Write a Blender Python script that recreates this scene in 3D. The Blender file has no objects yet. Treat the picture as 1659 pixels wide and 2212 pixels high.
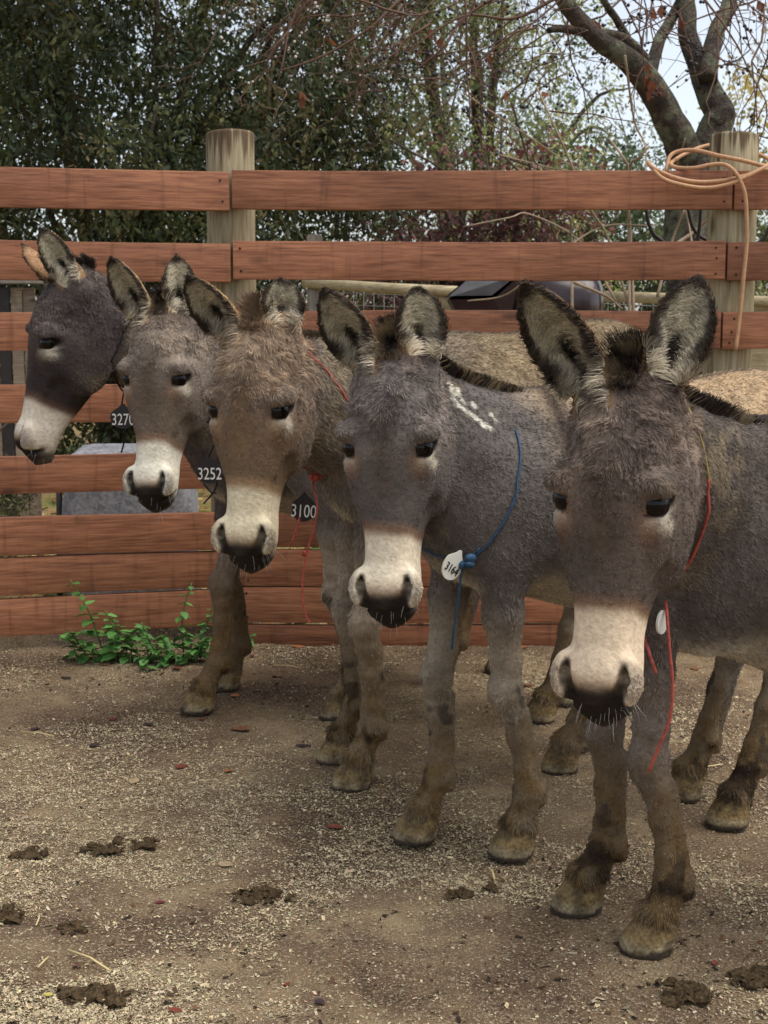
import bpy, bmesh, math, random
import numpy as np
from mathutils import Vector, Matrix
from mathutils.bvhtree import BVHTree

SC = bpy.context.scene
COL = SC.collection
rng = np.random.default_rng(7)
random.seed(7)

# ------------------------------------------------------------------ camera
F_PX, IMG_W, IMG_H, CAM_H, HORIZON = 3000.0, 1659.0, 2212.0, 1.2, 717.0
CXP, CYP = IMG_W / 2, IMG_H / 2
PITCH = math.atan((CYP - HORIZON) / F_PX)
cam_d = bpy.data.cameras.new('camera')
cam = bpy.data.objects.new('camera', cam_d)
COL.objects.link(cam)
cam.location = (0, 0, CAM_H)
cam.rotation_euler = (math.pi / 2 - PITCH, 0, 0)
cam_d.sensor_fit = 'VERTICAL'
cam_d.sensor_height = 36.0
cam_d.lens = 36.0 * F_PX / IMG_H
cam_d.clip_start = 0.05
cam_d.clip_end = 600
cam_d.dof.use_dof = True
cam_d.dof.focus_distance = 2.9
cam_d.dof.aperture_fstop = 12.0
SC.camera = cam

# ------------------------------------------------------------------ world, sun, exposure
SUN_EL, SUN_ROT = math.radians(66), math.radians(100)
world = bpy.data.worlds.new('World')
SC.world = world
world.use_nodes = True
wn = world.node_tree
wn.nodes.clear()
w_out = wn.nodes.new('ShaderNodeOutputWorld')
w_bg = wn.nodes.new('ShaderNodeBackground')
w_sky = wn.nodes.new('ShaderNodeTexSky')
w_sky.sky_type = 'NISHITA'
w_sky.sun_disc = False
w_sky.sun_elevation = SUN_EL
w_sky.sun_rotation = SUN_ROT
w_sky.air_density = 1.0
w_sky.dust_density = 1.5
w_sky.ozone_density = 1.0
w_hsv = wn.nodes.new('ShaderNodeHueSaturation')      # an overcast sky: the same sky, greyer all over
w_hsv.inputs['Saturation'].default_value = 0.45
w_bg.inputs['Strength'].default_value = 0.09
wn.links.new(w_sky.outputs[0], w_hsv.inputs['Color'])
wn.links.new(w_hsv.outputs[0], w_bg.inputs['Color'])
wn.links.new(w_bg.outputs[0], w_out.inputs['Surface'])

sun_d = bpy.data.lights.new('sun', 'SUN')
sun_d.energy = 1.35
sun_d.angle = math.radians(55)
sun_d.color = (1.0, 0.95, 0.88)
sun = bpy.data.objects.new('sun', sun_d)
COL.objects.link(sun)
# sky sun direction for rotation r: x = sin(r), y = cos(r)
sdir = Vector((math.sin(SUN_ROT) * math.cos(SUN_EL), math.cos(SUN_ROT) * math.cos(SUN_EL), math.sin(SUN_EL)))
sun.rotation_euler = sdir.to_track_quat('Z', 'Y').to_euler()

vs = SC.view_settings
vs.view_transform = 'Standard'
vs.look = 'None'
vs.exposure = 1.24
vs.gamma = 1.0
vs.use_curve_mapping = False
SC.cycles.use_denoising = True
SC.cycles.max_bounces = 6
SC.cycles.diffuse_bounces = 3
SC.cycles.transparent_max_bounces = 8
SC.cycles.caustics_reflective = False
SC.cycles.caustics_refractive = False

# ------------------------------------------------------------------ helpers
_FW = np.array([0, math.cos(PITCH), -math.sin(PITCH)])
_UP = np.array([0, math.sin(PITCH), math.cos(PITCH)])
_C = np.array([0, 0, CAM_H])


def ray(px, py):
    return _FW + np.array([1, 0, 0]) * (px - CXP) / F_PX - _UP * (py - CYP) / F_PX


def at(px, py, Y):
    """world point seen at picture position px,py, standing Y metres out"""
    r = ray(px, py)
    return _C + r * (Y / r[1])


def ground_at(px, py, z=0.0):
    r = ray(px, py)
    return _C + r * ((z - CAM_H) / r[2])


def tag(o, label=None, cat=None, group=None, kind=None):
    if label: o['label'] = label
    if cat: o['category'] = cat
    if group: o['group'] = group
    if kind: o['kind'] = kind
    return o


def empty(name, loc=(0, 0, 0), rz=0.0):
    o = bpy.data.objects.new(name, None)
    o.location = [float(v) for v in loc]
    o.rotation_euler = (0, 0, rz)
    o.empty_display_size = 0.1
    COL.objects.link(o)
    return o


def link(name, me, parent=None, mat=None, loc=None):
    o = bpy.data.objects.new(name, me)
    COL.objects.link(o)
    if parent: o.parent = parent
    if mat:
        me.materials.clear()
        me.materials.append(mat)
    if loc is not None: o.location = [float(v) for v in loc]
    return o


def mesh_np(name, V, Fq, smooth=True):
    """mesh from numpy vertices and an (n,k) face array"""
    V = np.asarray(V, np.float32)
    Fq = np.asarray(Fq, np.int32)
    me = bpy.data.meshes.new(name)
    n, k = Fq.shape
    me.vertices.add(len(V))
    me.vertices.foreach_set('co', V.ravel())
    me.loops.add(n * k)
    me.loops.foreach_set('vertex_index', Fq.ravel())
    me.polygons.add(n)
    me.polygons.foreach_set('loop_start', np.arange(0, n * k, k, dtype=np.int32))
    me.polygons.foreach_set('loop_total', np.full(n, k, np.int32))
    if smooth:
        me.polygons.foreach_set('use_smooth', np.ones(n, bool))
    me.update(calc_edges=True)
    return me


def color_attr(me, name, C):
    a = me.attributes.new(name, 'FLOAT_COLOR', 'POINT')
    C4 = np.ones((len(C), 4), np.float32)
    C4[:, :3] = C
    a.data.foreach_set('color', C4.ravel())


def srgb(r, g, b):
    c = np.array([r, g, b], float) / 255.0
    return np.where(c <= 0.04045, c / 12.92, ((c + 0.055) / 1.055) ** 2.4)


def sstep(a, b, x):
    t = np.clip((x - a) / (b - a), 0, 1)
    return t * t * (3 - 2 * t)


def _hash(ix, iy, iz, seed):
    h = (ix.astype(np.int64) * 374761393 + iy.astype(np.int64) * 668265263 + iz.astype(np.int64) * 2147483647 + seed * 1274126177) & 0xffffffff
    h = ((h ^ (h >> 13)) * 1274126177) & 0xffffffff
    h = ((h ^ (h >> 16)) * 2246822519) & 0xffffffff
    return ((h ^ (h >> 15)) & 0xffffff).astype(np.float32) / 8388607.5 - 1.0


def vnoise(P, scale, seed=0):
    """value noise in -1..1, cells of 1/scale metres"""
    Q = np.asarray(P, np.float64) * scale
    I = np.floor(Q)
    f = Q - I
    f = f * f * (3 - 2 * f)
    I = I.astype(np.int64)
    r = 0
    for dx in (0, 1):
        wx = f[:, 0] if dx else 1 - f[:, 0]
        for dy in (0, 1):
            wy = f[:, 1] if dy else 1 - f[:, 1]
            for dz in (0, 1):
                wz = f[:, 2] if dz else 1 - f[:, 2]
                r = r + wx * wy * wz * _hash(I[:, 0] + dx, I[:, 1] + dy, I[:, 2] + dz, seed)
    return r


def fbm(P, scale, seed=0, octs=3):
    r, a, s = 0, 1.0, 0
    for i in range(octs):
        r = r + a * vnoise(P, scale * 2 ** i, seed + i * 17)
        s += a
        a *= 0.5
    return r / s


def vnoise3(P, scale, seed=0):
    return np.stack([vnoise(P, scale, seed), vnoise(P, scale, seed + 101), vnoise(P, scale, seed + 202)], 1)


# materials ------------------------------------------------------------
def new_mat(name):
    m = bpy.data.materials.new(name)
    m.use_nodes = True
    nt = m.node_tree
    return m, nt, nt.nodes['Principled BSDF']


def N(nt, kind, **kw):
    n = nt.nodes.new(kind)
    for k, v in kw.items():
        if k in n.inputs: n.inputs[k].default_value = v
        else: setattr(n, k, v)
    return n


def ramp(nt, fac, stops):
    r = nt.nodes.new('ShaderNodeValToRGB')
    els = r.color_ramp.elements
    while len(els) < len(stops): els.new(0.5)
    for e, (p, c) in zip(els, stops):
        e.position = p
        e.color = (c[0], c[1], c[2], 1)
    nt.links.new(fac, r.inputs[0])
    return r.outputs[0]


def mix_rgb(nt, fac, a, b, mode='MIX'):
    m = nt.nodes.new('ShaderNodeMix')
    m.data_type = 'RGBA'
    m.blend_type = mode
    for sock, v in ((m.inputs[0], fac), (m.inputs[6], a), (m.inputs[7], b)):
        if hasattr(v, 'is_output'): nt.links.new(v, sock)
        elif isinstance(v, (int, float)): sock.default_value = v
        else: sock.default_value = (v[0], v[1], v[2], 1)
    return m.outputs[2]


def coords(nt, scale=(1, 1, 1), src='Object'):
    tc = nt.nodes.new('ShaderNodeTexCoord')
    mp = nt.nodes.new('ShaderNodeMapping')
    mp.inputs['Scale'].default_value = scale
    nt.links.new(tc.outputs[src], mp.inputs[0])
    return mp.outputs[0]


def bump(nt, bsdf, height, strength=0.3, dist=0.01):
    b = nt.nodes.new('ShaderNodeBump')
    b.inputs['Strength'].default_value = strength
    b.inputs['Distance'].default_value = dist
    nt.links.new(height, b.inputs['Height'])
    nt.links.new(b.outputs[0], bsdf.inputs['Normal'])


def attr_mat(name, attr, rough=0.8, spec=0.2, noise_scale=None, noise_amt=0.3, bump_d=None):
    m, nt, b = new_mat(name)
    a = N(nt, 'ShaderNodeAttribute', attribute_name=attr)
    c = a.outputs['Color']
    if noise_scale:
        n = N(nt, 'ShaderNodeTexNoise', Scale=noise_scale, Detail=4.0)
        nt.links.new(coords(nt), n.inputs['Vector'])
        v = ramp(nt, n.outputs[0], [(0.3, (1 - noise_amt,) * 3), (0.7, (1 + noise_amt,) * 3)])
        c = mix_rgb(nt, 1.0, c, v, 'MULTIPLY')
        if bump_d: bump(nt, b, n.outputs[0], 0.6, bump_d)
    nt.links.new(c, b.inputs['Base Color'])
    b.inputs['Roughness'].default_value = rough
    b.inputs['Specular IOR Level'].default_value = spec
    return m


def flat_mat(name, col, rough=0.6, spec=0.3, nscale=None, namt=0.25, bump_d=None):
    m, nt, b = new_mat(name)
    b.inputs['Roughness'].default_value = rough
    b.inputs['Specular IOR Level'].default_value = spec
    if nscale:
        n = N(nt, 'ShaderNodeTexNoise', Scale=nscale, Detail=5.0)
        nt.links.new(coords(nt), n.inputs['Vector'])
        c = ramp(nt, n.outputs[0], [(0.3, [v * (1 - namt) for v in col]), (0.7, [v * (1 + namt) for v in col])])
        nt.links.new(c, b.inputs['Base Color'])
        if bump_d: bump(nt, b, n.outputs[0], 0.6, bump_d)
    else:
        b.inputs['Base Color'].default_value = (*[float(v) for v in col], 1)
    return m


def tube_np(pts, radii, nseg=8, closed=False):
    """tube along a polyline, returns V, F(quads)"""
    P = np.asarray(pts, float)
    n = len(P)
    R = np.broadcast_to(np.asarray(radii, float), (n,))
    if closed: T = np.roll(P, -1, 0) - np.roll(P, 1, 0)
    else: T = np.gradient(P, axis=0)
    T /= np.linalg.norm(T, axis=1)[:, None] + 1e-12
    a = np.array([0, 0, 1.0]) if abs(T[0][2]) < 0.9 else np.array([1.0, 0, 0])
    U = np.cross(T[0], a)
    U /= np.linalg.norm(U) + 1e-12
    V = []
    ang = np.linspace(0, 2 * math.pi, nseg, endpoint=False)
    for i in range(n):
        U = U - T[i] * (U @ T[i])
        U /= np.linalg.norm(U) + 1e-12
        W = np.cross(T[i], U)
        V.append(P[i] + R[i] * (np.cos(ang)[:, None] * U + np.sin(ang)[:, None] * W))
    V = np.concatenate(V)
    Fq = []
    m = n if closed else n - 1
    for i in range(m):
        j = (i + 1) % n
        for k in range(nseg):
            l = (k + 1) % nseg
            Fq.append((i * nseg + k, i * nseg + l, j * nseg + l, j * nseg + k))
    if not closed:
        c0, c1 = len(V), len(V) + 1
        V = np.concatenate([V, [P[0]], [P[-1]]])
        for k in range(nseg):
            l = (k + 1) % nseg
            Fq.append((c0, l, k, k))
            Fq.append((c1, (n - 1) * nseg + k, (n - 1) * nseg + l, (n - 1) * nseg + l))
    return V, np.array(Fq)


def quads_to_mesh(name, V, Fq, smooth=True):
    """like mesh_np, but quads that repeat a vertex become triangles"""
    me = bpy.data.meshes.new(name)
    faces = [tuple(f[:3]) if f[2] == f[3] else tuple(f) for f in np.asarray(Fq).tolist()]
    me.from_pydata([tuple(v) for v in np.asarray(V, float).tolist()], [], faces)
    if smooth:
        me.polygons.foreach_set('use_smooth', np.ones(len(me.polygons), bool))
    me.update()
    return me


def catmull(pts, n=8):
    P = np.asarray(pts, float)
    if len(P) < 3:
        return np.array([P[0] + (P[-1] - P[0]) * t for t in np.linspace(0, 1, n + 1)])
    Q = np.concatenate([[2 * P[0] - P[1]], P, [2 * P[-1] - P[-2]]])
    out = []
    for i in range(1, len(Q) - 2):
        for t in np.linspace(0, 1, n, endpoint=False):
            a, b, c, d = Q[i - 1], Q[i], Q[i + 1], Q[i + 2]
            out.append(0.5 * (2 * b + (c - a) * t + (2 * a - 5 * b + 4 * c - d) * t * t + (3 * b - a - 3 * c + d) * t ** 3))
    out.append(P[-1])
    return np.array(out)


def tube(name, pts, radii, mat, parent=None, nseg=8, closed=False, smooth_n=0):
    if smooth_n:
        k = len(pts)
        r = np.broadcast_to(np.asarray(radii, float), (k,))
        pts = catmull(pts, smooth_n)
        radii = np.interp(np.linspace(0, k - 1, len(pts)), np.arange(k), r)
    V, Fq = tube_np(pts, radii, nseg, closed)
    return link(name, quads_to_mesh(name, V, Fq), parent, mat)

# ------------------------------------------------------------------ implicit surfaces (for the animals)
class Field:
    def __init__(self, lo, hi, h):
        self.h = h
        self.lo = np.asarray(lo, float)
        self.n = np.ceil((np.asarray(hi, float) - self.lo) / h).astype(int) + 1
        self.a = np.full(self.n, 0.4, np.float32)
        self.ax = [(self.lo[i] + h * np.arange(self.n[i])).astype(np.float32) for i in range(3)]

    def sl(self, lo, hi):
        i0 = np.clip(np.floor((np.asarray(lo) - self.lo) / self.h).astype(int), 0, self.n)
        i1 = np.clip(np.ceil((np.asarray(hi) - self.lo) / self.h).astype(int) + 1, 0, self.n)
        if np.any(i1 <= i0): return None
        return tuple(slice(a, b) for a, b in zip(i0, i1))

    def apply(self, fn, lo, hi, k, sub=False):
        m = k + 0.02
        s = self.sl(np.asarray(lo) - m, np.asarray(hi) + m)
        if s is None: return
        X = self.ax[0][s[0]][:, None, None]
        Y = self.ax[1][s[1]][None, :, None]
        Z = self.ax[2][s[2]][None, None, :]
        d = fn(X, Y, Z)
        A = self.a[s]
        if sub:
            d = -d
            h = np.clip(0.5 - 0.5 * (A - d) / k, 0, 1)       # smooth max
            self.a[s] = A * (1 - h) + d * h + k * h * (1 - h)
        else:
            h = np.clip(0.5 + 0.5 * (A - d) / k, 0, 1)
            self.a[s] = A * (1 - h) + d * h - k * h * (1 - h)

    # primitives
    def cone(self, a, b, ra, rb, k=0.03, sub=False):
        a = np.asarray(a, float); b = np.asarray(b, float)
        ba = b - a
        L2 = float(ba @ ba) + 1e-12
        r = max(ra, rb)

        def fn(X, Y, Z):
            dx, dy, dz = X - a[0], Y - a[1], Z - a[2]
            t = np.clip((dx * ba[0] + dy * ba[1] + dz * ba[2]) / L2, 0, 1)
            q = np.sqrt((dx - t * ba[0]) ** 2 + (dy - t * ba[1]) ** 2 + (dz - t * ba[2]) ** 2)
            return q - (ra + (rb - ra) * t)
        self.apply(fn, np.minimum(a, b) - r, np.maximum(a, b) + r, k, sub)

    def chain(self, pts, rs, k=0.03):
        for i in range(len(pts) - 1):
            self.cone(pts[i], pts[i + 1], rs[i], rs[i + 1], k)

    def ell(self, c, r, R=None, k=0.05, sub=False):
        c = np.asarray(c, float); r = np.asarray(r, float)
        R = np.eye(3) if R is None else np.asarray(R, float)     # columns are the ellipsoid's axes
        ext = np.sqrt(((R * r) ** 2).sum(1))

        def fn(X, Y, Z):
            dx, dy, dz = X - c[0], Y - c[1], Z - c[2]
            k0 = 0; k1 = 0
            for i in range(3):
                q = dx * R[0, i] + dy * R[1, i] + dz * R[2, i]
                k0 = k0 + (q / r[i]) ** 2
                k1 = k1 + (q / r[i] ** 2) ** 2
            k0 = np.sqrt(k0)
            return k0 * (k0 - 1) / (np.sqrt(k1) + 1e-6)
        self.apply(fn, c - ext, c + ext, k, sub)

    def mesh(self):
        """naive surface nets"""
        A = self.a
        ins = A < 0
        nx, ny, nz = A.shape
        c = ins[:-1, :-1, :-1].astype(np.int8)
        for dx in (0, 1):
            for dy in (0, 1):
                for dz in (0, 1):
                    if dx or dy or dz:
                        c = c + ins[dx:nx - 1 + dx, dy:ny - 1 + dy, dz:nz - 1 + dz]
        act = (c > 0) & (c < 8)
        I = np.argwhere(act)
        idx = np.full(act.shape, -1, np.int32)
        idx[tuple(I.T)] = np.arange(len(I))
        acc = np.zeros((len(I), 3)); cnt = np.zeros(len(I))
        corners = [(dx, dy, dz) for dx in (0, 1) for dy in (0, 1) for dz in (0, 1)]
        val = {cn: A[I[:, 0] + cn[0], I[:, 1] + cn[1], I[:, 2] + cn[2]] for cn in corners}
        for cn in corners:
            for ax in range(3):
                if cn[ax] == 0:
                    c2 = list(cn); c2[ax] = 1; c2 = tuple(c2)
                    a, b = val[cn], val[c2]
                    m = (a < 0) != (b < 0)
                    t = np.where(m, a / np.where(m, a - b, 1), 0)
                    p = np.tile(np.array(cn, float), (len(I), 1))
                    p[:, ax] += t
                    acc[m] += p[m]; cnt[m] += 1
        V = (I + acc / cnt[:, None]) * self.h + self.lo
        faces = []
        for ax in range(3):
            s0 = [slice(None)] * 3; s1 = [slice(None)] * 3
            s0[ax] = slice(0, -1); s1[ax] = slice(1, None)
            a, b = ins[tuple(s0)], ins[tuple(s1)]
            E = np.argwhere(a != b)
            u, v = (ax + 1) % 3, (ax + 2) % 3
            E = E[(E[:, u] > 0) & (E[:, v] > 0) & (E[:, u] < self.n[u] - 1) & (E[:, v] < self.n[v] - 1)]
            flip = a[tuple(E.T)]
            def cell(du, dv):
                J = E.copy(); J[:, u] -= du; J[:, v] -= dv
                return idx[tuple(J.T)]
            q = np.stack([cell(1, 1), cell(0, 1), cell(0, 0), cell(1, 0)], 1)
            q[~flip] = q[~flip][:, ::-1]
            faces.append(q)
        Fq = np.concatenate(faces)
        Fq = Fq[(Fq >= 0).all(1)]
        return V, Fq


def rotv(v):
    v = np.asarray(v, float)
    a = np.linalg.norm(v)
    if a < 1e-9: return np.eye(3)
    k = v / a
    K = np.array([[0, -k[2], k[1]], [k[2], 0, -k[0]], [-k[1], k[0], 0]])
    return np.eye(3) + math.sin(a) * K + (1 - math.cos(a)) * K @ K


def rz(a):
    return np.array([[math.cos(a), -math.sin(a), 0], [math.sin(a), math.cos(a), 0], [0, 0, 1.0]])


# head profile in head space: x across, y into the head, z from lips (0) to poll (0.54)
HZ = np.array([-0.014, -0.004, 0.012, 0.035, 0.06, 0.085, 0.115, 0.15, 0.19, 0.235, 0.28, 0.32, 0.36, 0.40, 0.44, 0.48, 0.515, 0.545, 0.565])
HA = np.array([0.012, 0.036, 0.048, 0.055, 0.057, 0.056, 0.050, 0.051, 0.059, 0.071, 0.081, 0.087, 0.089, 0.087, 0.084, 0.077, 0.066, 0.046, 0.006])
HF = np.array([0.060, 0.034, 0.020, 0.006, 0.000, -0.001, 0.001, 0.002, 0.001, -0.002, -0.006, -0.011, -0.014, -0.012, -0.004, 0.010, 0.030, 0.058, 0.095])
HB = np.array([0.068, 0.092, 0.104, 0.111, 0.115, 0.122, 0.136, 0.156, 0.177, 0.198, 0.217, 0.231, 0.238, 0.239, 0.233, 0.220, 0.200, 0.170, 0.105])
_hz = np.linspace(HZ[0], HZ[-1], 300)


def _smooth_tab(T):
    t = np.interp(_hz, HZ, T)
    k = np.exp(-0.5 * (np.arange(-10, 11) / 4.0) ** 2); k /= k.sum()
    return np.convolve(np.pad(t, 10, mode='edge'), k, mode='valid')


_HA, _HF, _HB = _smooth_tab(HA), _smooth_tab(HF), _smooth_tab(HB)


def head_loft(x, y, z):
    """approximate distance to the loft of the head, in head space"""
    zc = np.clip(z, HZ[0], HZ[-1])
    u = (zc - HZ[0]) / (HZ[-1] - HZ[0]) * 299
    i = np.clip(u.astype(np.int32), 0, 298)
    f = u - i
    a = _HA[i] * (1 - f) + _HA[i + 1] * f
    yf = _HF[i] * (1 - f) + _HF[i + 1] * f
    yb = _HB[i] * (1 - f) + _HB[i + 1] * f
    cy = (yf + yb) / 2
    b = (yb - yf) / 2
    q = (y - cy) / b
    jaw = np.clip((zc - 0.2) / 0.1, 0, 1)
    w = a * (1 - 0.03 * jaw * np.clip(q, -1, 1))             # the jaw is narrower than the face
    e = 2.65
    r = (np.abs(x / w) ** e + np.abs(q) ** e) ** (1 / e)
    d = (r - 1) * np.minimum(w, b)
    return np.maximum(d, 0) + np.minimum(d, 0) + np.abs(z - zc)


EAR_T = np.array([0.0, 0.08, 0.2, 0.35, 0.5, 0.65, 0.8, 0.9, 0.96, 1.0])
EAR_W = np.array([0.020, 0.030, 0.040, 0.047, 0.049, 0.045, 0.034, 0.022, 0.012, 0.002])
EAR_C = np.array([0.048, 0.052, 0.048, 0.038, 0.029, 0.022, 0.015, 0.009, 0.005, 0.001])


class Ear:
    """cupped ear: base, tip and the way the opening faces, in the body's own space"""
    def __init__(self, base, tip, face, width=1.0):
        self.b = np.asarray(base, float)
        u = np.asarray(tip, float) - self.b
        self.L = np.linalg.norm(u)
        self.u = u / self.L
        n = np.asarray(face, float)
        n = n - self.u * (n @ self.u)
        self.n = n / np.linalg.norm(n)
        self.s = np.cross(self.u, self.n)
        self.wm = width

    def coords(self, X, Y, Z):
        dx, dy, dz = X - self.b[0], Y - self.b[1], Z - self.b[2]
        t = (dx * self.u[0] + dy * self.u[1] + dz * self.u[2]) / self.L
        s = dx * self.s[0] + dy * self.s[1] + dz * self.s[2]
        n = dx * self.n[0] + dy * self.n[1] + dz * self.n[2]
        return t, s, n

    def prof(self, t):
        tc = np.clip(t, 0, 1)
        return np.interp(tc, EAR_T, EAR_W) * self.wm, np.interp(tc, EAR_T, EAR_C) * self.wm

    def dist(self, X, Y, Z):
        t, s, n = self.coords(X, Y, Z)
        w, c = self.prof(t)
        w = w + 1e-4
        q = s / w
        qc = np.clip(np.abs(q), 0, 1.15)
        mid = c * (qc ** 2 - 0.55) + 0.012 * np.sin(t * 3.0)    # cup, leaning a little
        slope = 2 * c * qc / w
        th = 0.0065 - 0.002 * np.clip(t, 0, 1)
        dn = np.abs(n - mid) / np.sqrt(1 + slope ** 2) - th
        ds = (np.abs(s) - w) * 0.8
        du = (np.maximum(-t - 0.02, t - 1.0)) * self.L
        d = np.sqrt(np.maximum(dn, 0) ** 2 + np.maximum(ds, 0) ** 2 + np.maximum(du, 0) ** 2) + np.minimum(np.maximum(np.maximum(dn, ds), du), 0)
        return d

    def add(self, f, k=0.012):
        c0, c1 = self.b, self.b + self.u * self.L
        f.apply(self.dist, np.minimum(c0, c1) - 0.07, np.maximum(c0, c1) + 0.07, k)


NOSTRIL = [((0.031, -0.002, 0.024), (0.041, 0.000, 0.044), 0.007, 0.0092), ((0.041, 0.000, 0.044), (0.047, 0.003, 0.066), 0.0092, 0.0085), ((0.047, 0.003, 0.066), (0.044, 0.000, 0.086), 0.0085, 0.004)]


def nostril_d(hx, hy, hz):
    d = 1e9
    P = np.stack([np.abs(hx), hy, hz], 1)
    for a_, b_, ra_, rb_ in NOSTRIL:
        a_, b_ = np.array(a_), np.array(b_)
        t = np.clip(((P - a_) @ (b_ - a_)) / ((b_ - a_) @ (b_ - a_)), 0, 1)
        d = np.minimum(d, np.linalg.norm(P - a_ - t[:, None] * (b_ - a_), axis=1) - (ra_ + (rb_ - ra_) * t))
    return d


def hair_curves(name, P0, dirs, parent, mat, cols, r0, npts=4, r1=0.15):
    """P0 (n,3) roots; dirs (n,npts-1,3) steps; cols (n,3); r0 radius scalar or (n,)"""
    n = len(P0)
    pts = np.empty((n, npts, 3), np.float32)
    pts[:, 0] = P0
    pts[:, 1:] = P0[:, None] + np.cumsum(dirs, 1)
    cu = bpy.data.hair_curves.new(name)
    cu.add_curves([npts] * n)
    cu.attributes['position'].data.foreach_set('vector', pts.ravel())
    ra = cu.attributes.get('radius') or cu.attributes.new('radius', 'FLOAT', 'POINT')
    taper = np.linspace(1, r1, npts) ** 0.8
    rr = (np.broadcast_to(np.asarray(r0, np.float32), (n,))[:, None] * taper[None]).astype(np.float32)
    ra.data.foreach_set('value', rr.ravel())
    ca = cu.attributes.new('hcol', 'FLOAT_COLOR', 'CURVE')
    C4 = np.ones((n, 4), np.float32)
    C4[:, :3] = cols
    ca.data.foreach_set('color', C4.ravel())
    cu.materials.append(mat)
    o = bpy.data.objects.new(name, cu)
    COL.objects.link(o)
    o.parent = parent
    return o


M_HAIR = attr_mat('coat_hair', 'hcol', rough=0.55, spec=0.25)
M_SKIN = attr_mat('hide', 'coat', rough=0.85, spec=0.1, noise_scale=110.0, noise_amt=0.14, bump_d=0.004)
M_EYE, _nt, _b = new_mat('eyeball')
_b.inputs['Base Color'].default_value = (0.006, 0.004, 0.003, 1)
_b.inputs['Roughness'].default_value = 0.05
_b.inputs['Specular IOR Level'].default_value = 0.24
M_HOOF = attr_mat('hoof_horn', 'hcol', rough=0.7, spec=0.3, noise_scale=130.0, noise_amt=0.4, bump_d=0.006)


def frame_on(N_, flow):
    """project flow directions on the surface with normals N_"""
    t = flow - N_ * (flow * N_).sum(1)[:, None]
    return t / (np.linalg.norm(t, axis=1)[:, None] + 1e-6)


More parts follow.
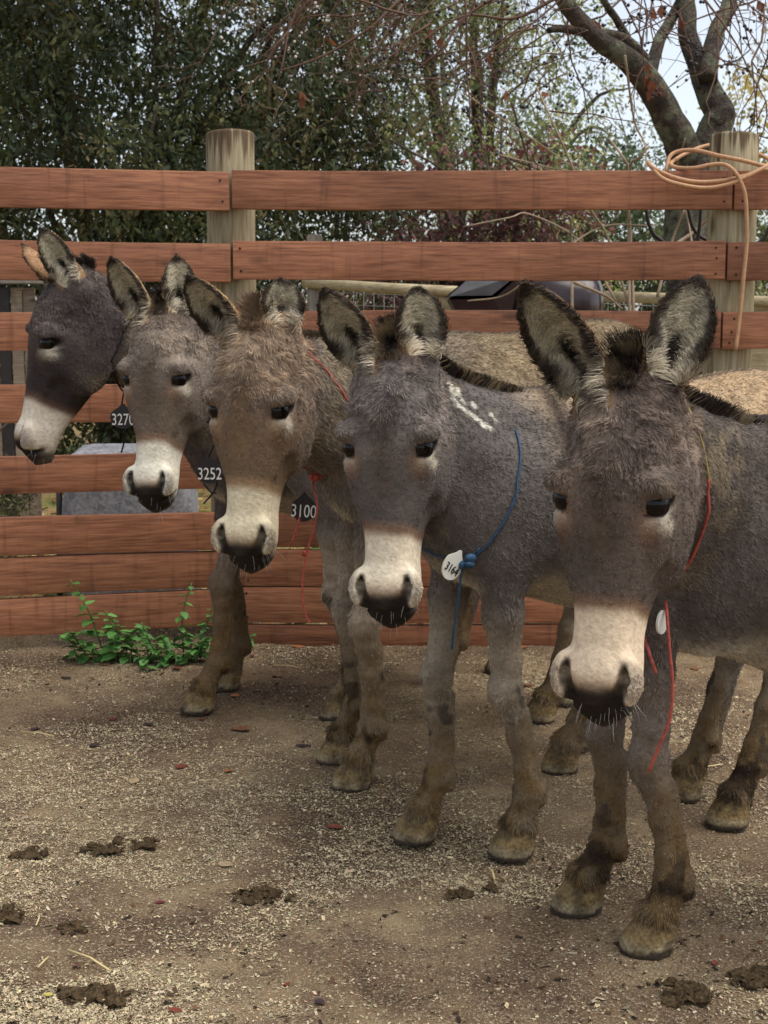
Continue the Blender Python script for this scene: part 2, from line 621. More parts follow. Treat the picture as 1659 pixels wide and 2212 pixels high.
def donkey(spec):
    """one donkey: body (one continuous mesh), eyes, hooves, fur, mane, forelock"""
    sd = spec['seed']
    h = spec['voxel']
    hoof_w = {k: np.array([v[0], v[1], 0.0]) for k, v in spec['hoof'].items()}
    fm = (hoof_w['FL'] + hoof_w['FR']) / 2
    if 'front' in spec: fm = np.array([*spec['front'], 0.0])
    hm = (hoof_w['HL'] + hoof_w['HR']) / 2
    if 'hind' in spec: hm = np.array([*spec['hind'], 0.0])
    fw = fm - hm
    yaw = math.atan2(fw[1], fw[0])
    Lb = np.linalg.norm(fw)
    Rw = rz(yaw)
    to = lambda p: (np.asarray(p, float) - fm) @ Rw              # world -> own space
    tod = lambda v: np.asarray(v, float) @ Rw
    S = spec['withers'] / 1.06
    zs = np.array([1, 1, S])
    hs = spec.get('hs', 1.08)
    Rh = Rw.T @ rotv(spec['rv'])
    th = to(spec['t'])
    hd = lambda p: Rh @ (np.asarray(p, float) * hs) + th         # head space -> own space
    hoof = {k: to(v) for k, v in hoof_w.items()}
    wd = spec.get('wide', 1.0)

    # extent
    pts = [hd((0, 0, 0)), hd((0, 0, .6)), (-Lb - .32, 0, 0), (.3, 0, 1.1)] + list(hoof.values())
    ears = []
    for sgn, (tip_w, face_w, wm) in zip((-1, 1), spec['ears']):
        base = hd((sgn * spec.get('earx', 0.052), 0.085, 0.505))
        e = Ear(base, to(tip_w), tod(face_w), wm)
        ears.append(e)
        pts.append(to(tip_w))
    pts = np.array(pts)
    lo = pts.min(0) - np.array([0.14, 0.16, 0.0]); hi = pts.max(0) + np.array([0.14, 0.16, 0.06])
    lo[1] = min(lo[1], -0.33 * wd); hi[1] = max(hi[1], 0.33 * wd)
    lo[2] = 0.02
    hi[2] = max(hi[2], spec['withers'] + 0.1)
    f = Field(lo, hi, h)

    # trunk
    f.ell((-0.01, 0, 0.80 * S), (0.175, 0.155 * wd, 0.185 * S), k=0.06)
    f.ell((-0.13, 0, 0.90 * S), (0.20, 0.10 * wd, 0.135 * S), k=0.08)
    bel = spec.get('belly', 0.0)
    f.ell((-0.50 * Lb, 0, (0.785 - bel / 2) * S), (0.30 + 0.16 * Lb, 0.235 * wd, (0.25 + bel / 2) * S), k=0.10)
    f.ell((-Lb + 0.02, 0, 0.87 * S), (0.25, 0.19 * wd, 0.205 * S), k=0.10)
    f.cone((-0.1, 0, 0.955 * S), (-Lb, 0, 0.98 * S), 0.05, 0.07, k=0.08)
    for s in (-1, 1):
        f.ell((-0.0, s * 0.105 * wd, 0.77 * S), (0.11, 0.062, 0.165 * S), k=0.06)
        f.ell((-Lb - 0.04, s * 0.115 * wd, 0.76 * S), (0.17, 0.085, 0.22 * S), k=0.07)
    # legs
    legs = {}
    for key in ('FL', 'FR', 'HL', 'HR'):
        s = 1 if key[1] == 'L' else -1
        hx, hy, _ = hoof[key]
        kz = spec.get('legk', 0.69)
        lx = spec.get('legfx', 0.0)
        if key[0] == 'F':
            base = [(0.0, s * 0.115 * wd, 0.70, 0.085), (0.012, s * 0.108, 0.56, 0.062), (0.012, s * 0.10, 0.45, 0.047), (0.016, s * 0.10, 0.385, 0.046),
                    (0.008, s * 0.10, 0.335, 0.040), (0.0, s * 0.10, 0.27, 0.031), (-0.008, s * 0.10, 0.19, 0.030), (-0.014, s * 0.10, 0.145, 0.045), (0.0, s * 0.10, 0.105, 0.038), (0.016, s * 0.10, 0.074, 0.060)]
            base = [(x_ + lx, y_, z_, r_) for x_, y_, z_, r_ in base]
            ox, oy, top = hx - 0.03 - lx, hy - s * 0.10, 0.70
        else:
            base = [(-Lb - 0.02, s * 0.115 * wd, 0.72, 0.11), (-Lb + 0.04, s * 0.125, 0.60, 0.095), (-Lb - 0.04, s * 0.115, 0.50, 0.062), (-Lb - 0.10, s * 0.105, 0.415, 0.046),
                    (-Lb - 0.095, s * 0.10, 0.36, 0.042), (-Lb - 0.075, s * 0.10, 0.28, 0.034), (-Lb - 0.06, s * 0.10, 0.19, 0.032), (-Lb - 0.062, s * 0.10, 0.145, 0.046), (-Lb - 0.045, s * 0.10, 0.105, 0.038), (-Lb - 0.027, s * 0.10, 0.074, 0.060)]
            ox, oy, top = hx + Lb + 0.012, hy - s * 0.10, 0.72
        J = []
        for (x, y, z, r) in base:
            w = np.clip(1 - z / top, 0, 1) ** spec.get('legp', 0.9)
            w = w / (1 - 0.074 / top) ** spec.get('legp', 0.9)
            J.append((np.array([x + ox * w, y + oy * w, z * (S if z > 0.2 else 0.2 * S / 0.2 if z > 0.2 else 1 + (S - 1) * z / 0.2)]), r * kz))
        legs[key] = J
        f.chain([j[0] for j in J], [j[1] for j in J], k=0.020)
        tz = np.array([-0.024, 0, 0])
        f.cone(J[4][0] + tz * 1.15, J[7][0] + tz, 0.0135, 0.017, k=0.006)      # tendon behind the cannon bone
        if key[0] == 'F':        # knee cap, ergot tuft
            f.ell(J[3][0] + np.array([0.012, 0, 0]), (0.032, 0.040, 0.046), k=0.018)
        else:
            f.cone(J[3][0] + np.array([-0.03, 0, 0.035]), J[4][0] + np.array([-0.012, 0, 0]), 0.022, 0.024, k=0.03)
        f.cone(J[7][0] + np.array([-0.022, 0, -0.004]), J[7][0] + np.array([-0.034, 0, -0.028]), 0.022, 0.012, k=0.02)
    # neck
    nape, mid_, thr = hd((0, 0.155, 0.455)), hd((0, 0.178, 0.415)), hd((0, 0.185, 0.365))
    bend = np.array(spec.get('bend', (0.10, 0.0, 0.02)))
    def neck_line(p0, p1, r0, r1, n=5, kk=0.07, add=0.0):
        pm = (p0 + p1) / 2 + bend
        q = [(1 - t) ** 2 * p0 + 2 * t * (1 - t) * pm + t * t * p1 for t in np.linspace(0, 1, n)]
        rr = [r0 + (r1 - r0) * t for t in np.linspace(0, 1, n)]
        f.chain(q, rr, k=kk)
        return np.array(q)
    crest = neck_line(np.array([-0.10, 0, 0.955 * S]), nape, 0.060, 0.050, kk=0.05)
    neck_line(np.array([-0.02, 0, 0.86 * S]), mid_, 0.125 * wd, 0.068, kk=0.035)
    neck_line(np.array([0.05, 0, 0.79 * S]), thr, 0.115 * wd, 0.054, kk=0.035)
    # tail root
    tail = [np.array([-Lb - 0.22, 0, 0.95 * S]), np.array([-Lb - 0.29, 0, 0.86 * S]), np.array([-Lb - 0.30, 0, 0.74 * S]), np.array([-Lb - 0.29, 0, 0.64 * S])]
    f.chain(tail, [0.04, 0.032, 0.024, 0.016], k=0.03)
    # head
    c8 = np.array([hd((x, y, z)) for x in (-.12, .12) for y in (-.04, .25) for z in (-.03, .6)])

    def fn_head(X, Y, Z):
        dx, dy, dz = X - th[0], Y - th[1], Z - th[2]
        q = [(dx * Rh[0, i] + dy * Rh[1, i] + dz * Rh[2, i]) / hs for i in range(3)]
        return head_loft(*q) * hs
    f.apply(fn_head, c8.min(0), c8.max(0), 0.028)
    for s in (-1, 1):
        f.ell(hd((s * 0.068, 0.138, 0.305)), np.array((0.032, 0.080, 0.105)) * hs, Rh, k=0.03)          # cheek
        f.ell(hd((s * 0.078, 0.024, 0.360)), np.array((0.022, 0.040, 0.020)) * hs, Rh, k=0.022)        # brow
        f.cone(hd((s * 0.072, 0.03, 0.30)), hd((s * 0.060, 0.06, 0.235)), 0.016 * hs, 0.010 * hs, k=0.02)   # cheek bone
        f.cone(hd((s * 0.082, 0.050, 0.300)), hd((s * 0.058, 0.048, 0.195)), 0.011 * hs, 0.006 * hs, k=0.012)
        f.ell(hd((s * 0.050, 0.016, 0.062)), np.array((0.022, 0.024, 0.038)) * hs, Rh, k=0.016)        # nostril wing
    f.ell(hd((0, 0.010, 0.06)), np.array((0.034, 0.02, 0.04)) * hs, Rh, k=0.02)
    f.ell(hd((0, 0.080, 0.006)), np.array((0.032, 0.030, 0.020)) * hs, Rh, k=0.015)                  # chin
    for s in (-1, 1):
        for (a_, b_, ra_, rb_) in NOSTRIL:
            f.cone(hd((s * a_[0], a_[1], a_[2])), hd((s * b_[0], b_[1], b_[2])), ra_ * hs, rb_ * hs, k=0.009, sub=True)
        f.ell(hd((s * 0.100, 0.027, 0.331)), np.array((0.022, 0.025, 0.0098)) * hs, Rh @ rotv((0.42, 0, 0)), k=0.006, sub=True)   # eye socket
        f.cone(hd((s * 0.036, 0.030, 0.016)), hd((s * 0.052, 0.075, 0.034)), 0.005 * hs, 0.006 * hs, k=0.006, sub=True)    # mouth corner
    for s in (-1, 1):
        f.ell(hd((s * 0.092, 0.065, 0.405)), np.array((0.016, 0.030, 0.026)) * hs, Rh, k=0.02, sub=True)      # hollow over the eye
        f.ell(hd((s * 0.084, 0.080, 0.198)), np.array((0.020, 0.034, 0.036)) * hs, Rh, k=0.02, sub=True)      # hollow before the cheek
    for e in ears:
        f.cone(e.b - e.u * 0.02 - e.n * 0.004, e.b + e.u * 0.035 - e.n * 0.016, 0.034, 0.026, k=0.03)
        e.add(f)
        f.cone(e.b + e.u * 0.05 + e.n * 0.012, e.b + e.u * e.L * 0.42 + e.n * 0.022, 0.016, 0.008, k=0.012, sub=True)

    V, Fq = f.mesh()
    for it in range(2):                                   # take the voxel steps out
        acc = np.zeros_like(V); cnt = np.zeros(len(V))
        for a_ in range(4):
            b_ = (a_ + 1) % 4
            for ch in range(3):
                acc[:, ch] += np.bincount(Fq[:, a_], V[Fq[:, b_], ch], len(V)) + np.bincount(Fq[:, b_], V[Fq[:, a_], ch], len(V))
            cnt += np.bincount(Fq[:, a_], minlength=len(V)) + np.bincount(Fq[:, b_], minlength=len(V))
        V = V * 0.45 + 0.55 * acc / np.maximum(cnt, 1)[:, None]
    # vertex normals from the field
    G = np.stack(np.gradient(f.a, h), -1) if False else None
    gi = (V - f.lo) / h
    i0 = np.clip(np.round(gi).astype(int), 1, f.n - 2)
    Nv = np.stack([f.a[i0[:, 0] + 1, i0[:, 1], i0[:, 2]] - f.a[i0[:, 0] - 1, i0[:, 1], i0[:, 2]],
                   f.a[i0[:, 0], i0[:, 1] + 1, i0[:, 2]] - f.a[i0[:, 0], i0[:, 1] - 1, i0[:, 2]],
                   f.a[i0[:, 0], i0[:, 1], i0[:, 2] + 1] - f.a[i0[:, 0], i0[:, 1], i0[:, 2] - 1]], 1)
    Nv /= np.linalg.norm(Nv, axis=1)[:, None] + 1e-9

    def coat(P, Nn):
        """coat colour, hair flow, hair length, lift, waviness for points P"""
        n = len(P)
        c = spec['col']
        Hp = (P - th) @ Rh / hs
        hx, hy, hz = Hp.T
        dh = head_loft(hx, hy, hz)
        mh = sstep(0.035, 0.008, dh)
        n1 = fbm(P + 3.1 * sd, 9, sd, 3)
        n2 = fbm(P + 1.7 * sd, 34, sd + 5, 2)
        n3 = vnoise(P, 120, sd + 9)
        z = P[:, 2] / S
        x = P[:, 0]
        col = np.tile(c['body'], (n, 1))
        def blend(col, tgt, m):
            return col * (1 - m[:, None]) + np.asarray(tgt)[None] * m[:, None]
        # back and rump
        top = sstep(0.80, 0.98, z + 0.05 * n1) * sstep(0.0, -0.35, x + 0.1 * n1)
        col = blend(col, c['back'], top * spec.get('sandy', 0.5))
        col = blend(col, c['back'] * 0.45, sstep(0.15, 0.6, n2) * top * 0.6 * spec.get('sandy', 0.5))
        # dorsal stripe and shoulder cross
        ridge = np.exp(-(P[:, 1] / 0.024) ** 2) * sstep(0.95, 1.0, z) * sstep(-0.0, -0.1, x)
        ridge = np.maximum(ridge, np.exp(-((x + 0.14) / 0.022) ** 2) * sstep(0.80, 0.90, z) * (1 - mh) * (np.abs(P[:, 1]) < 0.2))
        col = blend(col, c['mane'], ridge * 0.8)
        # pale belly and inner legs
        under = sstep(-0.35, -0.85, Nn[:, 2]) * sstep(0.75, 0.62, z)
        col = blend(col, c['pale'], under * 0.75)
        # legs
        leg = sstep(0.62, 0.48, z)
        nearleg = np.zeros(n)
        for J in legs.values():
            a, b2 = J[1][0], J[-1][0]
            t = np.clip(((P - a) @ (b2 - a)) / ((b2 - a) @ (b2 - a)), 0, 1)
            dd = np.linalg.norm(P - a - t[:, None] * (b2 - a), axis=1)
            nearleg = np.maximum(nearleg, sstep(0.12, 0.07, dd))
        leg = leg * nearleg
        col = blend(col, c['leg'], leg)
        mud = sstep(0.44, 0.20, z + 0.14 * n1 + 0.10 * n2) * nearleg * spec.get('muddy', 0.92) * (0.72 + 0.28 * sstep(-0.35, 0.25, n2 + 0.5 * n1))
        col = blend(col, c['mud'], mud)
        patch = sstep(0.22, 0.40, n1 + 0.5 * n2) * sstep(0.50, 0.36, z) * nearleg
        col = blend(col, c['mane'] * 0.8, patch * 0.7)
        fet = np.exp(-((z - 0.135 + 0.02 * n1) / 0.018) ** 2) * sstep(-0.1, 0.35, n1 + 0.5 * n2) * nearleg
        col = blend(col, c['mane'] * 0.7, fet * 0.7)
        bands = np.exp(-(((z + 0.01 * n1) % 0.062 - 0.031) / 0.010) ** 2) * sstep(0.46, 0.40, z) * sstep(0.22, 0.27, z) * nearleg
        col = blend(col, c['mane'], bands * 0.35 * sstep(-0.1, 0.3, n1))
        # neck dirt
        nk = sstep(-0.05, 0.1, x) * sstep(0.72, 0.85, z) * (1 - mh)
        col = blend(col, c['dirt'], nk * sstep(0.05, 0.45, n1 + 0.35 * n2) * spec.get('neckdirt', 0.4))
        hm_ = sstep(0.13, 0.05, dh) * (1 - mh) * sstep(0.12, 0.2, hz) * sstep(-0.1, 0.3, n1 + 0.5 * n2)
        col = blend(col, c['dirt'], hm_ * spec.get('headmud', 0.3))
        # head
        face = blend(np.tile(c['face'], (n, 1)), c['face2'], sstep(-0.25, 0.35, n1))
        lowm = sstep(0.37, 0.27, hz + 0.02 * n1)
        face = blend(face, c.get('low', c['face2'] * 0.62), lowm * 0.85)
        mid = np.exp(-(hx / 0.028) ** 2) * sstep(0.20, 0.27, hz) * sstep(0.44, 0.36, hz) * sstep(0.06, 0.02, hy)
        face = blend(face, c['mid'], mid * 0.6)
        poll = sstep(0.44, 0.53, hz + 0.02 * n1)
        face = blend(face, c['poll'], poll * 0.75)
        eye = np.sqrt((np.abs(hx) - 0.088) ** 2 + ((hy - 0.028) * 0.75) ** 2 + (hz - 0.333) ** 2)
        tanp = np.exp(-(((np.abs(hx) - 0.066) / 0.016) ** 2 + ((hz - 0.302) / 0.028) ** 2)) * sstep(0.06, 0.02, hy)
        face = blend(face, c['tan'], tanp * spec.get('tan_amt', 0.75))
        cream = np.exp(-(((hz - 0.300) / 0.013) ** 2 + ((hy - 0.036) / 0.022) ** 2)) * (np.abs(hx) > 0.05)
        face = blend(face, c['pale'], cream * 0.75)
        ey_, ez_ = (hy - 0.027) * 0.913 + (hz - 0.331) * 0.408, -(hy - 0.027) * 0.408 + (hz - 0.331) * 0.913
        eyl = np.sqrt((ey_ / 2.1) ** 2 + ez_ ** 2) + (np.abs(hx) < 0.06)
        face = blend(face, srgb(28, 22, 20), sstep(0.0185, 0.0135, eyl) * 0.92)
        lid = np.exp(-((ez_ + 0.0175) / 0.004) ** 2) * np.exp(-(ey_ / 0.024) ** 2) * (np.abs(hx) > 0.06)
        face = blend(face, c['pale'], lid * 0.8)
        edge = 0.164 + 0.012 * n1 + 0.006 * n3 - 0.25 * np.clip(hy - 0.03, 0, 1) - 0.5 * np.clip(np.abs(hx) - 0.04, 0, 1)
        halo = sstep(edge + 0.036, edge + 0.004, hz + 0.006 * n3)
        face = blend(face, c['halo'], halo * 0.7)
        wht = sstep(edge + 0.012, edge - 0.012, hz + 0.008 * n3)
        face = blend(face, c['muzzle'], wht)
        wing = sstep(0.040, 0.056, np.abs(hx))
        nose_top = 0.047 + 0.006 * n2 - 0.034 * wing
        nose = sstep(nose_top + 0.020, nose_top - 0.006, hz) * sstep(0.11, 0.04, hy + 0.01 * n1)
        nose0 = sstep(nose_top + 0.034, nose_top, hz) * sstep(0.11, 0.04, hy + 0.01 * n1) * (1 - wing)
        face = blend(face, srgb(176, 140, 104), nose0 * 0.55)
        face = blend(face, srgb(92, 74, 56), nose * 0.8)
        nose2 = sstep(nose_top + 0.008, nose_top - 0.010, hz) * sstep(0.105, 0.05, hy)
        face = blend(face, srgb(40, 36, 34), nose2 * 0.95)
        chin = sstep(0.035, 0.015, hz) * sstep(0.04, 0.08, hy)
        face = blend(face, srgb(88, 80, 74), chin * 0.8)
        nos = nostril_d(hx, hy, hz)
        face = blend(face, srgb(20, 17, 16), sstep(0.004, -0.001, nos))
        lidh = np.exp(-(((np.abs(hx) - 0.038) / 0.006) ** 2)) * 0
        col = col * (1 - mh[:, None]) + face * mh[:, None]
        # ears
        flow = np.tile(np.array([-1.0, 0, -0.75]), (n, 1))
        flow[nearleg > 0.4] = (0, 0, -1)
        fh = np.stack([np.sign(hx) * 0.55 * sstep(0.25, 0.45, hz), 0.5 * np.ones(n), -np.ones(n)], 1) @ Rh.T
        flow = flow * (1 - mh[:, None]) + fh * mh[:, None]
        length = spec.get('hair', 0.0100) * (1 + 0.3 * n1)
        length = length * (1 - 0.25 * leg) + 0.010 * sstep(0.112, 0.080, z) * nearleg
        fore = mh * sstep(0.30, 0.40, hz)
        lface = 0.0055 + spec.get('shag', 0.0045) * sstep(0.28, 0.42, hz)
        lface = lface * (1 - 0.62 * sstep(0.22, 0.12, hz))
        lface = np.where(eyl < 0.022, 0.005, lface)
        length = length * (1 - mh) + lface * mh
        lift = 0.35 + 0.15 * fore
        wave = 0.24 + 0.7 * fore + 0.35 * sstep(0.5, 0.3, z) * nearleg
        wave = wave * (1 - 0.6 * mh * sstep(0.30, 0.2, hz))
        q3 = np.stack([hx * 26 + 0.9 * n1, hy * 26, hz * 74 + 1.6 * n2 + 14 * np.abs(hx)], 1)
        rip = vnoise(q3, 1.0, sd + 60) * (0.35 * mh + 0.65 * fore)
        q4 = np.stack([(P[:, 0] * 0.8 + P[:, 2] * 0.6) * 20, P[:, 1] * 60, (-P[:, 0] * 0.6 + P[:, 2] * 0.8) * 75], 1)
        rip = rip + vnoise(q4, 1.0, sd + 61) * (1 - mh) * (0.36 + 0.3 * nearleg)
        dens = np.ones(n)
        ear_low = np.zeros(n)
        dens[eyl < 0.0118] = 0
        dens[nos < -0.0015] = 0
        dens[(nose2 > 0.5) & (hz > 0.0)] *= 0.5
        for e in ears:
            t, s, nn = e.coords(P[:, 0], P[:, 1], P[:, 2])
            d = e.dist(P[:, 0], P[:, 1], P[:, 2])
            me = sstep(0.014, 0.004, d) * (t > 0.02)
            w, cc = e.prof(t)
            q = np.abs(s) / (w + 1e-4)
            inside = sstep(0.0, 0.3, Nn @ e.n) * sstep(1.08, 0.98, q)
            rim = np.maximum(sstep(0.72, 0.88, q + 0.08 * n3 + 0.1 * np.clip(t - .5, 0, 1)), sstep(0.80, 0.91, t + 0.02 * n1))
            ci = blend(np.tile(c['ear_in'], (n, 1)), c['ear_in'] * 0.62, sstep(-0.1, 0.5, n2))
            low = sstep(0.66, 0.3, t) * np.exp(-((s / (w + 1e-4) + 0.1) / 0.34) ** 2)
            ci = blend(ci, srgb(26, 21, 19), sstep(0.3, 0.7, low) * 0.95)  # shade deep in the ear cup, painted into its colour
            ci = blend(ci, c['pale'], sstep(0.45, 0.25, t) * sstep(0.35, 0.7, q) * 0.8)
            ci = blend(ci, c['ear_rim'], rim * sstep(0.12, 0.3, t) * 0.95)
            co = blend(np.tile(c['ear_out'], (n, 1)), c['ear_rim'], sstep(0.80, 0.97, t) * 0.95)
            co = blend(co, c['ear_edge'], sstep(0.80, 0.97, q) * sstep(0.92, 0.75, t) * 0.75)
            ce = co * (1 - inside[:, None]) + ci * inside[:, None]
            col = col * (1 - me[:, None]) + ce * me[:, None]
            sg = np.sign(s)[:, None]
            fe = e.u[None] * np.where(inside[:, None] > .5, 0.55, 1.0) - inside[:, None] * sg * e.s[None] * 1.0 + inside[:, None] * e.n[None] * 0.3
            m2 = me[:, None] > 0.4
            flow = np.where(m2, fe, flow)
            le = np.where(inside > 0.5, 0.013 + 0.016 * sstep(0.5, 0.2, t) * sstep(0.4, 0.8, q), 0.007)
            length = np.where(me > 0.4, le, length)
            wave = np.where(me > 0.4, 0.3, wave)
            lift = np.where(me > 0.4, np.where(inside > 0.5, 0.4, 0.25), lift)
        col = col * (1 + 0.16 * n2[:, None] + 0.10 * n3[:, None])
        for A, B in marks:
            ba = B - A
            t = np.clip(((P - A) @ ba) / (ba @ ba + 1e-9), 0, 1)
            dd = np.linalg.norm(P - A - t[:, None] * ba, axis=1)
            col = blend(col, srgb(235, 230, 214), 0.9 * sstep(0.0062, 0.0034, dd + 0.002 * n3 + 0.002 * n2))
        return np.clip(col, 0.004, 1), flow, length, lift, wave, dens, rip

    tree = BVHTree.FromPolygons([tuple(v) for v in V.tolist()], Fq.tolist())
    marks = []
    for ln in spec.get('marks_px', []):
        q = []
        for (px, py) in ln:
            h_ = tree.ray_cast(Vector(to(_C)), Vector(ray(px, py) @ Rw).normalized())
            if h_[0] is not None: q.append(np.array(h_[0]))
        marks += [(a_, b_) for a_, b_ in zip(q[:-1], q[1:])]

    root = empty('donkey', (fm[0], fm[1], 0), yaw)
    tag(root, spec['label'], 'donkey', 'donkeys standing in a row along the fence')
    me = mesh_np('body', V, Fq)
    col, *_ = coat(V, Nv)
    color_attr(me, 'coat', col * 0.85)
    link('body', me, root, M_SKIN)

    # eyes
    for s in (-1, 1):
        bm = bmesh.new()
        bmesh.ops.create_uvsphere(bm, u_segments=20, v_segments=14, radius=0.0235 * hs)
        em = bpy.data.meshes.new('eye')
        bm.to_mesh(em); bm.free()
        em.polygons.foreach_set('use_smooth', np.ones(len(em.polygons), bool))
        link('eye', em, root, M_EYE, hd((s * 0.0675, 0.029, 0.331)))

    # hooves: a slanted horn wall, sole flat on the ground
    for key in ('FL', 'FR', 'HL', 'HR'):
        hx, hy, _ = hoof[key]
        rnd = np.random.default_rng(sd * 10 + ord(key[0]) + ord(key[1]))
        rings = []
        turn = rnd.uniform(-0.15, 0.15) + spec.get('turn', {}).get(key, 0.0)
        ct, st = math.cos(turn), math.sin(turn)
        prof = [(0.0, 1.0, 0.0), (0.006, 1.03, 0.0), (0.013, 1.02, -0.001), (0.021, 0.99, -0.003), (0.03, 0.96, -0.006), (0.039, 0.92, -0.009), (0.048, 0.87, -0.013), (0.062, 0.79, -0.019), (0.070, 0.75, -0.022), (0.072, 0.60, -0.022), (0.073, 0.2, -0.022)]
        nn = 36
        for (zz, rr, sh) in prof:
            for k in range(nn):
                a = 2 * math.pi * k / nn
                x = math.cos(a) * 0.060 * rr
                if x < 0: x *= 0.72
                y = math.sin(a) * 0.049 * rr
                zz2 = zz * (1 + 0.10 * math.cos(a))
                wob = 1 + 0.03 * math.sin(3 * a + sd) + 0.015 * rnd.standard_normal()
                x, y = (x + sh) * wob, y * wob
                rings.append((hx + x * ct - y * st, hy + x * st + y * ct, zz2))
        Vh = np.array(rings)
        Fh = []
        for i in range(len(prof) - 1):
            for k in range(nn):
                l = (k + 1) % nn
                Fh.append((i * nn + k, i * nn + l, (i + 1) * nn + l, (i + 1) * nn + k))
        hmesh = mesh_np('hoof', Vh, Fh)
        zc = Vh[:, 2]
        zj = zc + 0.006 * vnoise(Vh + sd, 30, 4)
        cc = np.where((zj < 0.012)[:, None], srgb(62, 52, 44)[None], np.where((zj < 0.026)[:, None], srgb(138, 123, 94)[None], spec['col']['hoof'][None]))
        cc = cc * (1 + 0.35 * vnoise(Vh + sd, 45, 3)[:, None] + 0.12 * np.sin(zc * 420)[:, None])
        mudp = np.maximum(sstep(0.0, 0.3, fbm(Vh + sd, 40, 8, 3)), 0.8 * sstep(0.05, 0.068, zc))[:, None]
        cc = cc * (1 - mudp * 0.7) + srgb(70, 56, 38)[None] * mudp * 0.7
        color_attr(hmesh, 'hcol', np.clip(cc, 0.01, 1))
        link('hoof', hmesh, root, M_HOOF)

    # fur -----------------------------------------------------------------
    r2 = np.random.default_rng(sd)
    A3 = V[Fq]
    area = 0.5 * (np.linalg.norm(np.cross(A3[:, 1] - A3[:, 0], A3[:, 2] - A3[:, 0]), axis=1) + np.linalg.norm(np.cross(A3[:, 2] - A3[:, 0], A3[:, 3] - A3[:, 0]), axis=1))
    fc = A3.mean(1)
    fn = Nv[Fq].mean(1)
    fnw = fn @ Rw.T
    fcw = fc @ Rw.T + fm
    view = _C[None] - fcw
    view /= np.linalg.norm(view, axis=1)[:, None]
    facing = (fnw * view).sum(1)
    wgt = area * np.where(facing > -0.35, 1.0, 0.08)
    hh = (fc - th) @ Rh / hs
    onhead = (head_loft(*hh.T) < 0.03)
    for e in ears:
        onhead |= e.dist(*fc.T) < 0.02
    wgt = wgt * np.where(onhead, 2.6, 1.0)
    wgt = wgt * np.where((fcw[:, 0] / np.maximum(fcw[:, 1], .1) > 0.36), 0.12, 1.0)       # well outside the view
    cum = np.cumsum(wgt); cum /= cum[-1]
    nh = spec['hairs']
    fi = np.searchsorted(cum, r2.random(nh))
    u, v = r2.random(nh), r2.random(nh)
    quad = A3[fi]
    P = (quad[:, 0] * ((1 - u) * (1 - v))[:, None] + quad[:, 1] * (u * (1 - v))[:, None] + quad[:, 2] * (u * v)[:, None] + quad[:, 3] * ((1 - u) * v)[:, None])
    qn = Nv[Fq[fi]]
    Nn = (qn[:, 0] * ((1 - u) * (1 - v))[:, None] + qn[:, 1] * (u * (1 - v))[:, None] + qn[:, 2] * (u * v)[:, None] + qn[:, 3] * ((1 - u) * v)[:, None])
    Nn /= np.linalg.norm(Nn, axis=1)[:, None] + 1e-9
    col, flow, length, lift, wave, dens, rip = coat(P, Nn)
    keep = r2.random(nh) < dens
    P, Nn, col, flow, length, lift, wave, rip = [q[keep] for q in (P, Nn, col, flow, length, lift, wave, rip)]
    n = len(P)
    T = frame_on(Nn, flow)
    big = vnoise3(P, 38, sd + 40) * 0.9 + vnoise3(P, 85, sd + 41) * 0.6
    jit = r2.standard_normal((n, 3)) * 0.16
    lum = 1 + 0.28 * r2.standard_normal(n) + 0.35 * wave * vnoise(P, 55, sd + 70) + 0.55 * rip  # random strand tone, plus the curls' light and shade painted into the hair
    lift = lift * (1 + 0.9 * rip)
    length = length * (1 + 0.35 * rip)
    length = length * r2.uniform(0.7, 1.25, n)
    cs_ = 62.0
    wob = vnoise3(P, 30, sd + 90) * 0.012
    cell = np.floor((P + wob) * cs_).astype(np.int64)
    cj = np.stack([_hash(cell[:, 0], cell[:, 1], cell[:, 2], sd + 300 + k_) for k_ in range(4)], 1)
    cen = (cell + 0.5 + 0.3 * cj[:, :3]) / cs_ - wob
    pull = cen - P
    pull -= Nn * (pull * Nn).sum(1)[:, None]
    pull = pull / (length[:, None] + 1e-4)
    lum = lum + 0.09 * cj[:, 3]
    steps = []
    npt = 4
    for i in range(npt - 1):
        tt = i / (npt - 2)
        d = T * (0.7 + 0.5 * tt) + Nn * (lift * (1.5 - 1.1 * tt))[:, None] + big * (wave * (0.4 + 0.7 * tt))[:, None] + pull * (0.25 + 0.75 * tt) * 0.7 + jit
        d -= Nn * np.minimum((d * Nn).sum(1) - 0.10, 0)[:, None]
        d /= np.linalg.norm(d, axis=1)[:, None]
        steps.append(d * (length / (npt - 1))[:, None])
    colh = col * np.clip(lum, 0.45, 1.8)[:, None]
    wd_ = spec.get('hw', 0.0009) * r2.uniform(0.7, 1.2, n)
    hair_curves('fur', P - Nn * 0.002, np.stack(steps, 1), root, M_HAIR, colh, wd_, npt, 0.12)

    # mane: short and upright from withers to poll, and the forelock
    def tuft(name, line, width, lens, count, colr, lean, rad=0.0011):
        line = np.asarray(line)
        t = r2.random(count) * (len(line) - 1.001)
        i = t.astype(int)
        fr = t - i
        base = line[i] * (1 - fr[:, None]) + line[i + 1] * fr[:, None]
        tan = line[i + 1] - line[i]
        tan /= np.linalg.norm(tan, axis=1)[:, None]
        upv = np.array([0, 0, 1.0]) - tan * tan[:, 2:3]
        upv /= np.linalg.norm(upv, axis=1)[:, None]
        side = np.cross(tan, upv)
        off = r2.normal(0, 1, count)
        base = base + side * (off * width)[:, None]
        L = np.interp(t / (len(line) - 1), np.linspace(0, 1, len(lens)), lens) * r2.uniform(0.6, 1.15, count)
        cl = vnoise3(base, 40, sd + 80) * 0.35
        st = []
